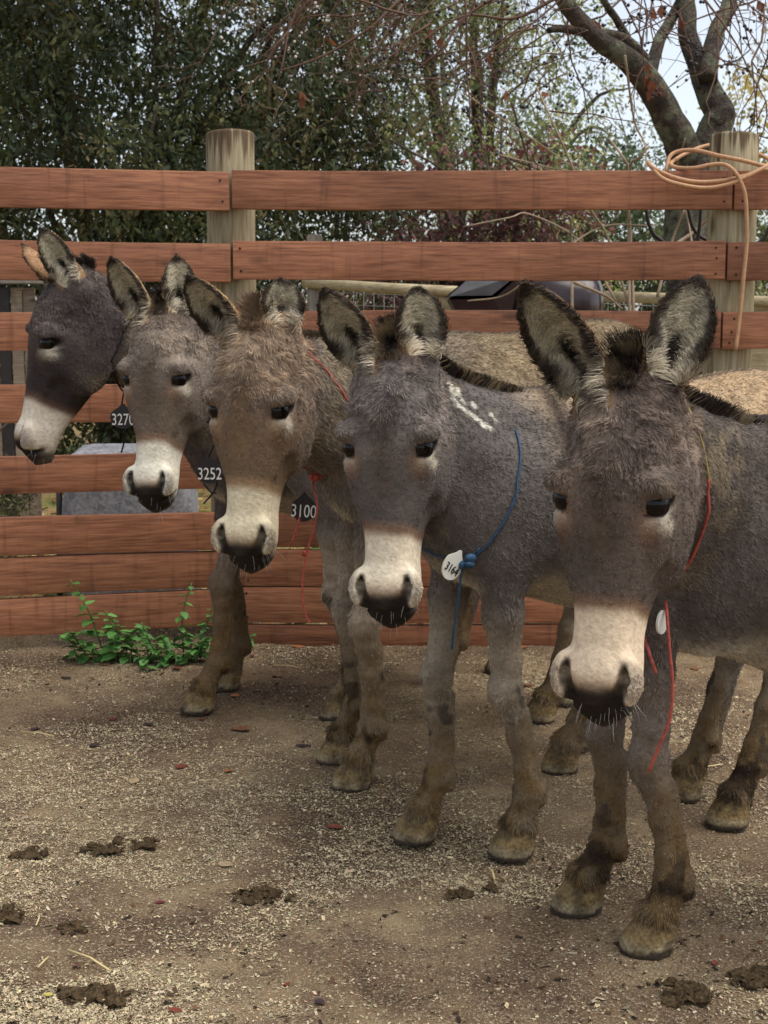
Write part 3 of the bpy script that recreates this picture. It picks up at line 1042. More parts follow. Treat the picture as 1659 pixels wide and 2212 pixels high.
        for k in range(4):
            d = upv + side * (off * 0.30)[:, None] + np.asarray(lean)[None] * (0.25 + 0.3 * k) + cl * (0.5 + 0.5 * k) + r2.standard_normal((count, 3)) * 0.10
            d /= np.linalg.norm(d, axis=1)[:, None]
            st.append(d * (L / 4)[:, None])
        cc = np.clip(np.asarray(colr)[None] * (1 + 0.35 * r2.standard_normal((count, 1))), 0.004, 1)
        mixm = sstep(-0.1, 0.5, vnoise(base, 30, sd + 85) + 0.4 * r2.standard_normal(count) * 0.6) * spec.get('tanmane', 0.3)
        cc = cc * (1 - mixm[:, None]) + spec['col']['dirt'][None] * mixm[:, None]
        return hair_curves(name, base, np.stack(st, 1), root, M_HAIR, cc, rad, 5, 0.2)
    cl = catmull(crest, 6)
    # lift crest line to the skin
    up = []
    for p in cl:
        q = Vector((p[0], p[1], p[2] + 0.35))
        hit = tree.ray_cast(q, Vector((0, 0, -1)))
        up.append(np.array(hit[0]) - np.array([0, 0, 0.006]) if hit[0] is not None else p + np.array([0, 0, 0.06]))
    up = np.array(up)
    tuft('mane', up[2:-2], 0.013, spec.get('mane', (0.015, 0.03, 0.034, 0.028)), spec.get('mane_n', 4500), spec['col']['mane'], (0.1, 0, 0))
    fl = []
    for yy, zz in ((0.13, 0.60), (0.10, 0.60), (0.06, 0.59), (0.02, 0.57)):
        hit = tree.ray_cast(Vector(hd((0, yy, zz + 0.15))), Vector(-(Rh[:, 2])))
        if hit[0] is not None: fl.append(np.array(hit[0]))
    if len(fl) > 1:
        tuft('forelock', fl, 0.017, spec.get('fore', (0.030, 0.034, 0.026, 0.014)), spec.get('fore_n', 2600), spec['col'].get('fore', spec['col']['mane'] * 1.1), -Rh[:, 1] * 0.75, 0.00055)
    tl = np.array(tail)
    k = 900
    tt = r2.random(k)
    b0 = tl[2] + (tl[3] - tl[2]) * tt[:, None] + r2.normal(0, 0.008, (k, 3))
    hair_curves('tail_tuft', b0, np.tile(np.array([[0, 0, -0.022]]), (k, 4, 1)) + r2.normal(0, 0.005, (k, 4, 3)), root, M_HAIR, np.tile(spec['col']['mane'], (k, 1)), 0.0015, 5, 0.3)
    # whiskers round the lips
    wn_ = spec.get('whisk', 26)
    wv = np.where((np.abs(((V - th) @ Rh / hs)[:, 2]) < 0.03) & (head_loft(*((V - th) @ Rh / hs).T) < 0.01) & (((V - th) @ Rh / hs)[:, 1] > 0.01))[0]
    if len(wv):
        ids = r2.choice(wv, wn_)
        Lw = r2.uniform(0.012, 0.038, wn_)
        st = []
        for k_ in range(4):
            d = Nv[ids] * (1.0 - 0.12 * k_) + Rh[:, 2][None] * (-0.45 - 0.2 * k_) + r2.normal(0, 0.12, (wn_, 3))
            d /= np.linalg.norm(d, axis=1)[:, None]
            st.append(d * (Lw / 4)[:, None])
        hair_curves('whiskers', V[ids], np.stack(st, 1), root, M_HAIR, np.tile(srgb(190, 182, 170), (wn_, 1)), 0.00028, 5, 0.3)
    return dict(root=root, tree=tree, fm=fm, Rw=Rw, to=to, hd=hd, crest=crest, thr=thr, S=S)


def pal(**kw):
    return {k: srgb(*v) for k, v in kw.items()}


BASE = dict(body=(112, 106, 102), back=(196, 168, 132), mane=(44, 35, 32), pale=(214, 202, 178), leg=(172, 156, 136), mud=(110, 87, 52), dirt=(168, 150, 118),
            face=(146, 131, 118), face2=(120, 108, 99), mid=(92, 76, 60), poll=(80, 64, 56), tan=(148, 106, 78), halo=(152, 116, 88), muzzle=(240, 224, 196),
            ear_in=(192, 180, 152), ear_rim=(52, 38, 30), ear_out=(128, 98, 72), ear_edge=(128, 98, 68), hoof=(126, 105, 68))


def ears_px(pl, pr, fl, fr, wl=1.0, wr=1.0):
    return [(at(*pl), np.array(fl, float), wl), (at(*pr), np.array(fr, float), wr)]


MARKS4 = [[(967, 827), (972, 845), (978, 870), (987, 874)], [(972, 834), (981, 850)], [(986, 840), (990, 853)], [(995, 861), (998, 866)], [(1021, 872), (1025, 878)], [(998, 881), (1012, 892), (1030, 904), (1044, 917), (1060, 926)], [(1059, 895), (1069, 906)]]
DONKEYS = [
    dict(seed=5, voxel=0.005, hairs=200000, withers=1.05, hs=1.08, rv=(-0.079, 0.038, -0.443), t=(0.338, 2.205, 0.572),
         hoof=dict(FL=(0.52, 2.59), FR=(0.41, 2.78), HL=(1.32, 2.50), HR=(1.26, 2.76)), front=(0.60, 2.68), hind=(1.35, 2.64), belly=0.03, legfx=0.09, legk=0.68, headmud=0.45,
         ears=ears_px((1129, 605, 2.27), (1510, 600, 2.36), (-0.45, -0.9, 0.1), (-0.15, -1, 0.1), 1.1, 1.1), bend=(-0.04, 0.05, -0.02), sandy=0.12, neckdirt=0.6, tanmane=0.5,
         col=pal(**{**BASE, **dict(body=(103, 93, 85), face=(146, 128, 112), face2=(117, 102, 91), leg=(124, 112, 101), muzzle=(238, 214, 182))}), whisk=40,
         label='nearest slate-grey donkey with a pale muzzle and tall upright ears'),
    dict(seed=4, voxel=0.0055, hairs=170000, withers=1.085, hs=1.08, rv=(-0.102, -0.012, -0.262), t=(-0.001, 2.81, 0.609),
         hoof=dict(FL=(0.30, 3.09), FR=(0.08, 3.19), HL=(0.85, 3.29), HR=(0.78, 3.49)), front=(0.22, 3.14), hind=(0.90, 3.40), marks_px=MARKS4,
         ears=ears_px((698, 620, 2.9), (903, 618, 2.95), (-0.4, -0.9, 0.1), (0.1, -1, 0.1), 1.1, 1.15), bend=(0.0, 0.05, -0.02), sandy=0.95, neckdirt=0.5, tanmane=0.8,
         col=pal(**{**BASE, **dict(body=(114, 106, 100), leg=(160, 147, 129), face=(146, 134, 124), face2=(120, 110, 103))}),
         label='slate-grey donkey with white paint marks on its neck and a blue cord'),
    dict(seed=3, voxel=0.006, hairs=140000, withers=1.21, hs=1.08, rv=(-0.085, 0.014, -0.263), t=(-0.329, 3.139, 0.668),
         hoof=dict(FL=(-0.08, 3.57), FR=(-0.13, 3.79), HL=(0.49, 3.71), HR=(0.56, 3.92)), front=(-0.04, 3.66), hind=(0.60, 3.84),
         ears=ears_px((402, 592, 3.2), (606, 602, 3.28), (-0.45, -0.85, 0.1), (0.2, -1, 0.1), 1.05, 1.1), bend=(0.0, 0.05, -0.02), sandy=1.0, neckdirt=0.4, shag=0.009, hair=0.014, fore=(0.02, 0.03, 0.03, 0.015), mane=(0.02, 0.03, 0.03, 0.015),
         col=pal(**{**BASE, **dict(body=(132, 121, 110), back=(160, 140, 110), face=(166, 144, 120), face2=(142, 123, 106), low=(120, 98, 76), mid=(126, 100, 72), poll=(144, 120, 96), fore=(128, 108, 90), halo=(178, 144, 106), muzzle=(236, 220, 186), tan=(166, 128, 94), ear_out=(170, 124, 84), ear_edge=(206, 174, 128))}),
         label='tan-brown donkey with a shaggy forehead, red cord and number tag 3100'),
    dict(seed=2, voxel=0.0065, hairs=95000, withers=1.10, hs=1.08, rv=(-0.138, 0.018, -0.297), t=(-0.673, 3.876, 0.718),
         hoof=dict(FL=(-0.14, 4.24), FR=(-0.09, 4.42), HL=(0.49, 4.21), HR=(0.58, 4.42)), front=(-0.16, 4.32), hind=(0.52, 4.32),
         ears=ears_px((238, 553, 4.0), (380, 552, 4.05), (-0.45, -0.85, 0.1), (0.1, -1, 0.1), 1.1, 1.05), bend=(0.0, 0.05, -0.02), hw=0.0011, fore=(0.02, 0.03, 0.02, 0.01), mane=(0.02, 0.02, 0.03, 0.02),
         col=pal(**{**BASE, **dict(body=(118, 108, 100), low=(112, 97, 82), face=(156, 140, 122), face2=(134, 121, 109), muzzle=(238, 230, 208), poll=(104, 86, 72), ear_edge=(200, 170, 128))}),
         label='light grey-brown donkey with tag 3252, second from the left end of the row'),
    dict(seed=1, voxel=0.0065, hairs=95000, withers=1.12, hs=1.08, rv=(-0.135, 0.147, -1.16), t=(-1.135, 4.259, 0.825),
         hoof=dict(FL=(-0.59, 4.32), FR=(-0.535, 4.60), HL=(0.19, 4.65), HR=(0.42, 4.85)), front=(-0.46, 4.46), hind=(0.26, 4.76),
         ears=ears_px((46, 526, 4.42), (87, 491, 4.28), (-0.9, 0.45, 0.05), (-0.25, -1, 0.1), 0.9, 1.0), bend=(0.0, 0.0, 0.03), hw=0.0011, turn=dict(FL=0.2), mane=(0.02, 0.05, 0.06, 0.06),
         col=pal(**{**BASE, **dict(body=(94, 84, 80), face=(102, 90, 84), face2=(78, 69, 67), muzzle=(232, 218, 196), poll=(106, 94, 86), tan=(116, 88, 68), halo=(124, 94, 74), ear_out=(176, 138, 102), leg=(128, 112, 98))}),
         label='dark brown-grey donkey in profile at the left end of the row'),
]

# ------------------------------------------------------------------ ground
def axis_pts(segs):
    out = []
    for a, b, st in segs:
        out += list(np.arange(a, b - 1e-6, st))
    out.append(segs[-1][1])
    return np.array(out)


def rise(Y):
    return 0.045 * np.clip(Y - 6.6, 0, 22)


def ground_h(x, y):
    P = np.stack([x, y, np.zeros_like(x)], 1)
    near = sstep(7.0, 5.4, y)
    z = 0.010 * fbm(P, 2.2, 3, 2) + near * (0.006 * fbm(P, 11, 9, 3) + 0.0035 * vnoise(P, 46, 21))
    berm = 0.085 * np.exp(-((y - (5.27 + 0.244 * np.minimum(x + 0.55, 0)) - 0.16) / 0.13) ** 2) * sstep(-0.45, -0.65, x) * (y < 6.5)
    return z - 0.004 + rise(y) + berm


gx = axis_pts([(-160, -20, 20), (-20, -4, 1.0), (-4, -2.2, 0.12), (-2.2, 2.3, 0.022), (2.3, 4, 0.12), (4, 20, 1.0), (20, 160, 20)])
gy = axis_pts([(-6, 1.8, 0.6), (1.8, 5.5, 0.022), (5.5, 9, 0.1), (9, 30, 1.0), (30, 400, 20)])
GX, GY = np.meshgrid(gx, gy)
gz = ground_h(GX.ravel(), GY.ravel())
nxg = len(gx)
ii = np.arange(len(gx) - 1)[None, :] + np.arange(len(gy) - 1)[:, None] * nxg
gq = np.stack([ii, ii + 1, ii + 1 + nxg, ii + nxg], -1).reshape(-1, 4)

M_GROUND, nt, b = new_mat('yard_ground')
co = coords(nt)
n1 = N(nt, 'ShaderNodeTexNoise', Scale=1.7, Detail=5.0, Roughness=0.6, Distortion=0.4)
n2 = N(nt, 'ShaderNodeTexNoise', Scale=9.0, Detail=5.0, Roughness=0.65)
n3 = N(nt, 'ShaderNodeTexNoise', Scale=150.0, Detail=3.0, Roughness=0.7)
n4 = N(nt, 'ShaderNodeTexNoise', Scale=45.0, Detail=4.0, Roughness=0.7)
for n_ in (n1, n2, n3, n4): nt.links.new(co, n_.inputs['Vector'])
base = ramp(nt, n1.outputs[0], [(0.37, srgb(94, 72, 52)), (0.47, srgb(134, 110, 82)), (0.61, srgb(168, 145, 110))])
base = mix_rgb(nt, ramp(nt, n2.outputs[0], [(0.38, (0, 0, 0)), (0.62, (1, 1, 1))]), mix_rgb(nt, 0.55, base, srgb(92, 72, 58)), base)
speck = ramp(nt, n3.outputs[0], [(0.52, (0, 0, 0)), (0.66, (1, 1, 1))])
base = mix_rgb(nt, mix_rgb(nt, 0.75, (0, 0, 0), speck), base, srgb(198, 182, 150))
dark = ramp(nt, n4.outputs[0], [(0.30, (1, 1, 1)), (0.42, (0, 0, 0))])
base = mix_rgb(nt, mix_rgb(nt, 0.7, (0, 0, 0), dark), base, srgb(72, 54, 42))
# beyond the fence: leaf litter and grass
sp = nt.nodes.new('ShaderNodeSeparateXYZ'); nt.links.new(co, sp.inputs[0])
mr = N(nt, 'ShaderNodeMapRange'); mr.inputs['From Min'].default_value = 5.4; mr.inputs['From Max'].default_value = 5.9
nt.links.new(sp.outputs[1], mr.inputs[0])
n5 = N(nt, 'ShaderNodeTexNoise', Scale=2.6, Detail=5.0)
nt.links.new(co, n5.inputs['Vector'])
litter = ramp(nt, n5.outputs[0], [(0.38, srgb(96, 112, 52)), (0.46, srgb(150, 136, 84)), (0.6, srgb(168, 138, 98)), (0.7, srgb(120, 88, 62))])
base = mix_rgb(nt, mr.outputs[0], base, litter)
nt.links.new(base, b.inputs['Base Color'])
b.inputs['Roughness'].default_value = 0.85
b.inputs['Specular IOR Level'].default_value = 0.25
add = nt.nodes.new('ShaderNodeMath'); add.operation = 'ADD'
nt.links.new(n3.outputs[0], add.inputs[0]); nt.links.new(n4.outputs[0], add.inputs[1])
bump(nt, b, add.outputs[0], 1.0, 0.012)
g = link('ground', mesh_np('ground', np.stack([GX.ravel(), GY.ravel(), gz], 1), gq), None, M_GROUND)
tag(g, kind='structure')

M_VCOL = attr_mat('mixed_debris', 'hcol', rough=0.8, spec=0.2)
M_LEAF = attr_mat('leaf', 'hcol', rough=0.6, spec=0.25)
_nt = M_LEAF.node_tree
_tr = _nt.nodes.new('ShaderNodeBsdfTranslucent')
_mx = _nt.nodes.new('ShaderNodeMixShader')
_mx.inputs[0].default_value = 0.3
_pb = _nt.nodes['Principled BSDF']
_cs = _pb.inputs['Base Color'].links[0].from_socket
_nt.links.new(_cs, _tr.inputs[0])
_nt.links.new(_pb.outputs[0], _mx.inputs[1]); _nt.links.new(_tr.outputs[0], _mx.inputs[2])
_nt.links.new(_mx.outputs[0], _nt.nodes['Material Output'].inputs['Surface'])


def flakes(P, size, rs, flat=0.5, aspect=0.6):
    """n quads of random lean lying at P"""
    n = len(P)
    a = rs.uniform(0, 2 * math.pi, n)
    tl = rs.normal(0, flat, (n, 2))
    u = np.stack([np.cos(a), np.sin(a), tl[:, 0]], 1)
    v = np.stack([-np.sin(a), np.cos(a), tl[:, 1]], 1)
    u *= (size * 0.5 / np.linalg.norm(u, axis=1))[:, None]
    v *= (size * 0.5 * aspect / np.linalg.norm(v, axis=1))[:, None]
    V = np.stack([P - u - 0.6 * v, P + u * 0.7 - v, P + u + v * 0.7, P - 0.8 * u + v], 1).reshape(-1, 3)
    return V, np.arange(4 * n).reshape(n, 4)


def frustum_xy(n, y0, y1, rs, pw=1.0):
    y = y0 + (y1 - y0) * rs.random(n) ** pw
    x = (rs.random(n) * 2 - 1) * (0.32 * y + 0.1)
    return x, y


rs = np.random.default_rng(11)
x, y = frustum_xy(420000, 2.2, 5.4, rs, 1.25)
P = np.stack([x, y, np.zeros_like(x)], 1)
msk = fbm(P, 2.3, 31, 3) + 0.6 * fbm(P, 8, 33, 2)
keep = rs.random(len(x)) < np.clip(0.32 + 1.5 * msk, 0.06, 1)
P = P[keep]
P[:, 2] = ground_h(P[:, 0], P[:, 1]) + 0.002
sz = rs.gamma(1.7, 0.0015, len(P)) + 0.0018
V, Fq = flakes(P, sz, rs, 0.35, 0.55)
cc = srgb(218, 199, 160)[None] * rs.uniform(0.30, 1.0, (len(P), 1)) * (1 + rs.normal(0, 0.05, (len(P), 3)))
me = mesh_np('wood_shavings', V, Fq, False)
color_attr(me, 'hcol', np.repeat(np.clip(cc, 0, 0.95), 4, 0))
tag(link('wood_shavings', me, None, M_VCOL), 'pale sawdust chips and grit strewn over the brown yard', 'shavings', kind='stuff')

x, y = frustum_xy(5200, 2.2, 5.3, rs, 1.2)
P = np.stack([x, y, np.zeros_like(x)], 1)
keep = rs.random(len(x)) < np.clip(0.35 + 1.2 * fbm(P, 1.9, 51, 2), 0.04, 1)
P = P[keep]
P[:, 2] = ground_h(P[:, 0], P[:, 1]) + 0.003
V, Fq = flakes(P, rs.gamma(2.0, 0.0032, len(P)) + 0.003, rs, 0.35, 0.5)
pick = rs.integers(0, 4, len(P))
cc = np.stack([srgb(58, 44, 34), srgb(84, 62, 46), srgb(44, 36, 30), srgb(104, 74, 52)])[pick] * rs.uniform(0.7, 1.2, (len(P), 1))
me = mesh_np('dirt_crumbs', V, Fq, False)
color_attr(me, 'hcol', np.repeat(cc, 4, 0))
tag(link('dirt_crumbs', me, None, M_VCOL), 'dark crumbs of trodden dung and leaf bits over the yard', 'crumbs', kind='stuff')


# ------------------------------------------------------------------ fence
def board_mesh(L, H, T, seed):
    """a bevelled plank, length along x, front face at -y"""
    bm = bmesh.new()
    bmesh.ops.create_cube(bm, size=1.0)
    bmesh.ops.scale(bm, vec=(L, T, H), verts=bm.verts)
    es = [e for e in bm.edges if len({v.co.x for v in e.verts}) == 1 or abs(e.verts[0].co.x - e.verts[1].co.x) > L * 0.5]
    bmesh.ops.bevel(bm, geom=bm.edges[:], offset=0.005, segments=2, affect='EDGES', profile=0.6)
    nsub = 6
    for i in range(1, nsub):
        xx = -L / 2 + L * i / nsub
        gm = bm.verts[:] + bm.edges[:] + bm.faces[:]
        bmesh.ops.bisect_plane(bm, geom=gm, plane_co=(xx, 0, 0), plane_no=(1, 0, 0))
    r = random.Random(seed)
    a1, a2, ph = r.uniform(-0.006, 0.006), r.uniform(-0.004, 0.004), r.uniform(0, 6)
    for v in bm.verts:
        q = v.co.x / L
        v.co.z += a1 * math.cos(q * math.pi) + a2 * math.sin(q * 7 + ph)
        v.co.y += a2 * 1.2 * math.sin(q * 5 + ph)
    me = bpy.data.meshes.new('board')
    bm.to_mesh(me); bm.free()
    me.polygons.foreach_set('use_smooth', np.ones(len(me.polygons), bool))
    me.set_sharp_from_angle(angle=math.radians(40))
    return me


def wood_mat(name, c_dark, c_mid, c_light, axis_scale, streak_scale, streak_amt=0.55, rough=0.55):
    m, nt, b = new_mat(name)
    oi = nt.nodes.new('ShaderNodeObjectInfo')
    tc = nt.nodes.new('ShaderNodeTexCoord')
    va = nt.nodes.new('ShaderNodeVectorMath'); va.operation = 'ADD'
    sc_ = nt.nodes.new('ShaderNodeVectorMath'); sc_.operation = 'SCALE'
    comb = nt.nodes.new('ShaderNodeCombineXYZ')
    nt.links.new(oi.outputs['Random'], comb.inputs[0]); nt.links.new(oi.outputs['Random'], comb.inputs[1]); nt.links.new(oi.outputs['Random'], comb.inputs[2])
    nt.links.new(comb.outputs[0], sc_.inputs[0]); sc_.inputs['Scale'].default_value = 37.0
    nt.links.new(tc.outputs['Object'], va.inputs[0]); nt.links.new(sc_.outputs[0], va.inputs[1])

    def noise(scale3, **kw):
        mp = nt.nodes.new('ShaderNodeMapping'); mp.inputs['Scale'].default_value = scale3
        nt.links.new(va.outputs[0], mp.inputs[0])
        n = N(nt, 'ShaderNodeTexNoise', **kw)
        nt.links.new(mp.outputs[0], n.inputs['Vector'])
        return n.outputs[0]
    a = axis_scale
    g1 = noise(a, Scale=1.0, Detail=6.0, Roughness=0.62, Distortion=0.6)
    g2 = noise(tuple(v * 4 for v in a), Scale=1.0, Detail=4.0, Roughness=0.6)
    big = noise((1.1, 1.1, 1.1), Scale=1.6, Detail=3.0)
    c = ramp(nt, g1, [(0.28, c_dark), (0.5, c_mid), (0.72, c_light)])
    c = mix_rgb(nt, 0.55, c, ramp(nt, g2, [(0.3, c_dark), (0.65, c_light)]))
    c = mix_rgb(nt, 1.0, c, ramp(nt, big, [(0.3, (0.72, 0.70, 0.70)), (0.7, (1.18, 1.18, 1.18))]), 'MULTIPLY')
    st = noise(streak_scale, Scale=1.0, Detail=3.0, Roughness=0.6)
    sm = ramp(nt, st, [(0.56, (0, 0, 0)), (0.70, (1, 1, 1))])
    c = mix_rgb(nt, mix_rgb(nt, streak_amt, (0, 0, 0), sm), c, [v * 0.30 for v in c_dark])
    # knots
    vo = N(nt, 'ShaderNodeTexVoronoi', Scale=1.0)
    mp = nt.nodes.new('ShaderNodeMapping'); mp.inputs['Scale'].default_value = tuple(2.6 if v < max(a) * 0.5 else 7.0 for v in a)
    nt.links.new(va.outputs[0], mp.inputs[0]); nt.links.new(mp.outputs[0], vo.inputs['Vector'])
    kn = ramp(nt, vo.outputs['Distance'], [(0.05, (1, 1, 1)), (0.14, (0, 0, 0))])
    c = mix_rgb(nt, mix_rgb(nt, 0.7, (0, 0, 0), kn), c, [v * 0.4 for v in c_dark])
    if 'post' in name:
        sx = nt.nodes.new('ShaderNodeSeparateXYZ'); nt.links.new(tc.outputs['Object'], sx.inputs[0])
        tz = N(nt, 'ShaderNodeMapRange'); tz.inputs['From Min'].default_value = 1.70; tz.inputs['From Max'].default_value = 1.97
        nt.links.new(sx.outputs[2], tz.inputs[0])
        dr = noise((55, 55, 3.0), Scale=1.0, Detail=2.0)
        ad = nt.nodes.new('ShaderNodeMath'); ad.operation = 'MULTIPLY_ADD'; ad.inputs[1].default_value = 0.62
        nt.links.new(tz.outputs[0], ad.inputs[0]); nt.links.new(dr, ad.inputs[2])
        c = mix_rgb(nt, mix_rgb(nt, 0.8, (0, 0, 0), ramp(nt, ad.outputs[0], [(0.86, (0, 0, 0)), (1.0, (1, 1, 1))])), c, srgb(72, 46, 26))
    rv = N(nt, 'ShaderNodeMapRange'); rv.inputs['To Min'].default_value = 0.85; rv.inputs['To Max'].default_value = 1.12
    nt.links.new(oi.outputs['Random'], rv.inputs[0])
    hv = nt.nodes.new('ShaderNodeHueSaturation'); nt.links.new(rv.outputs[0], hv.inputs['Value']); nt.links.new(c, hv.inputs['Color'])
    nt.links.new(hv.outputs[0], b.inputs['Base Color'])
    b.inputs['Roughness'].default_value = rough
    b.inputs['Specular IOR Level'].default_value = 0.3
    bump(nt, b, g2, 0.35, 0.004)
    return m


M_BOARD = wood_mat('stained_board', srgb(96, 58, 40), srgb(150, 94, 65), srgb(184, 127, 92), (2.2, 28, 34), (30, 3, 2.6), 0.32)
M_POST = wood_mat('weathered_post', srgb(112, 98, 66), srgb(160, 146, 110), srgb(186, 176, 146), (26, 26, 1.6), (30, 30, 2.2), 0.75, 0.8)
M_NAIL = flat_mat('rusty_nail', srgb(38, 26, 22), 0.7)

FY = 5.27
zf = lambda py: float(at(560, py, FY)[2])
ROWS = [(366, 450), (520, 603), (672, 752), (824, 904), (975, 1053), (1103, 1183), (1187, 1265), (1269, 1346), (1350, 1400)]
fence = empty('board_fence', (at(497, 1390, FY + 0.13)[0], FY + 0.13, 0))
tag(fence, 'reddish-brown plank fence on round posts behind the donkeys', 'fence')
FO = np.array(fence.location)


def add_board(p0, p1, z0, z1, seed, nails=(True, True)):
    p0, p1 = np.array(p0), np.array(p1)
    d = p1 - p0
    L = np.linalg.norm(d)
    c = (p0 + p1) / 2
    T = 0.038
    nrm = np.array([d[1], -d[0]]) / L
    if nrm[1] > 0: nrm = -nrm
    me = board_mesh(L - 0.004, z1 - z0, T, seed)
    o = link('board', me, fence, M_BOARD)
    ctr = c - nrm * (T / 2)
    o.location = (float(ctr[0] - FO[0]), float(ctr[1] - FO[1]), (z0 + z1) / 2)
    o.rotation_euler = (0, 0, math.atan2(d[1], d[0]))
    r = random.Random(seed)
    H = z1 - z0
    for end, yes in zip((-1, 1), nails):
        if not yes: continue
        for k, fz in enumerate((0.32, 0.0, -0.32)):
            if k == 1 and r.random() < 0.5: continue
            bm = bmesh.new()
            bmesh.ops.create_cone(bm, cap_ends=True, segments=8, radius1=0.0048, radius2=0.004, depth=0.004)
            nm = bpy.data.meshes.new('nail'); bm.to_mesh(nm); bm.free()
            no = link('nail', nm, o, M_NAIL)
            no.rotation_euler = (math.pi / 2, 0, 0)
            no.location = (end * (L / 2 - r.uniform(0.028, 0.045)), -T / 2 - 0.0005, fz * H + r.uniform(-0.008, 0.008))


xa = at(501, 600, FY)[0]
xb = at(1571, 600, FY)[0]
dirl = np.array([-0.971, -0.237])
pl1 = np.array([xa - 0.002, FY])
pl0 = pl1 + dirl * 1.95
for i, (t_, b_) in enumerate(ROWS):
    z1, z0 = zf(t_), zf(b_)
    dz = random.uniform(-0.006, 0.006) if i not in (5, 6, 7) else 0
    if i < 8:
        add_board(pl0, pl1, z0 + dz - 0.006, z1 + dz - 0.006, 100 + i, (True, i < 5))
    xs = xb + (0.012, -0.006, -0.016)[i % 3]
    add_board((xa + 0.002, FY), (xs, FY), z0, z1, 200 + i)
    add_board((xs + 0.003, FY), (xs + 1.9, FY - 0.02), z0 - 0.004, z1 - 0.004, 300 + i)


def post_mesh(r, z1, seed):
    rnd = random.Random(seed)
    V, Fq = [], []
    ns, zs_ = 28, [-0.05, 0.3, 0.8, 1.3, z1 - 0.012, z1 - 0.003, z1]
    for j, z in enumerate(zs_):
        rr = r * (1.04 - 0.04 * z / z1) * (0.985 if j == 5 else (0.94 if j == 6 else 1))
        for k in range(ns):
            a = 2 * math.pi * k / ns
            w = 1 + 0.012 * math.sin(3 * a + seed) + 0.006 * math.sin(7 * a + z)
            V.append((rr * w * math.cos(a), rr * w * math.sin(a), z + (0.006 * math.cos(a + seed) if j > 3 else 0)))
    for j in range(len(zs_) - 1):
        for k in range(ns):
            l = (k + 1) % ns
            Fq.append((j * ns + k, j * ns + l, (j + 1) * ns + l, (j + 1) * ns + k))
    V.append((0, 0, z1 - 0.002))
    c = len(V) - 1
    for k in range(ns):
        Fq.append(((len(zs_) - 1) * ns + k, (len(zs_) - 1) * ns + (k + 1) % ns, c, c))
    return quads_to_mesh('post', np.array(V), np.array(Fq))


for (px, pt, sd_) in ((496, 288, 1), (1586, 293, 2)):
    p = at(px, pt, FY + 0.135)
    o = link('post', post_mesh(0.0915, p[2], sd_), fence, M_POST)
    o.location = (float(p[0] - FO[0]), FY + 0.135 - float(FO[1]), 0)
o = link('post', post_mesh(0.0915, 1.95, 3), fence, M_POST)
pe = pl0 + np.array([-0.237, 0.971]) * 0.135
o.location = (float(pe[0] - FO[0]), float(pe[1] - FO[1]), 0)

# coil of tan rope thrown over the fence beside the post
M_TANROPE = flat_mat('tan_rope', srgb(186, 142, 104), 0.6, 0.3, 60, 0.15)
coil = [(1440, 372, 5.33), (1446, 340, 5.37), (1466, 327, 5.38), (1504, 325, 5.35), (1555, 337, 5.26), (1605, 347, 5.225), (1655, 360, 5.22), (1685, 370, 5.225), (1650, 366, 5.215),
        (1605, 381, 5.215), (1555, 391, 5.215), (1505, 393, 5.215), (1455, 383, 5.215), (1410, 362, 5.225), (1402, 352, 5.24), (1430, 385, 5.205), (1480, 401, 5.205), (1530, 406, 5.205), (1580, 396, 5.20), (1630, 373, 5.20),
        (1664, 350, 5.25), (1645, 336, 5.40), (1615, 322, 5.53), (1580, 314, 5.56), (1530, 314, 5.54), (1485, 330, 5.46), (1450, 352, 5.36), (1462, 362, 5.29), (1500, 363, 5.25), (1530, 357, 5.24), (1562, 355, 5.225), (1584, 368, 5.20),
        (1602, 397, 5.195), (1611, 435, 5.195), (1613, 520, 5.20), (1606, 600, 5.20), (1597, 690, 5.20), (1589, 757, 5.20)]
o = tube('rope_coil', [at(*c) for c in coil], 0.0078, M_TANROPE, None, 8, False, 6)
tag(o, 'tan rope looped in a coil over the top rail by the post, one end hanging', 'rope')
M_DKCABLE = flat_mat('dark_cable', srgb(48, 36, 34), 0.5, 0.4)
for k, pts_ in enumerate([[(1392, 380), (1396, 455), (1408, 500), (1432, 522), (1470, 548), (1505, 520), (1515, 440), (1520, 380)], [(1478, 380), (1488, 460), (1502, 500), (1532, 520), (1600, 535), (1655, 508), (1672, 420), (1670, 375)]]):
    o = tube('dark_hose', [at(a_, b_, 5.62 + 0.06 * k) for a_, b_ in pts_], 0.0075, M_DKCABLE, None, 8, False, 6)
    tag(o, ['dark hose loop sagging behind the upper rails left of the right post', 'dark hose loop sagging behind the right fence post'][k], 'hose')

# ------------------------------------------------------------------ things beyond the fence
def box_mesh(name, sx, sy, sz, bev=0.01, seg=2):
    bm = bmesh.new()
    bmesh.ops.create_cube(bm, size=1.0)
    bmesh.ops.scale(bm, vec=(sx, sy, sz), verts=bm.verts)
    if bev: bmesh.ops.bevel(bm, geom=bm.edges[:], offset=bev, segments=seg, affect='EDGES')
    me = bpy.data.meshes.new(name); bm.to_mesh(me); bm.free()
    return me


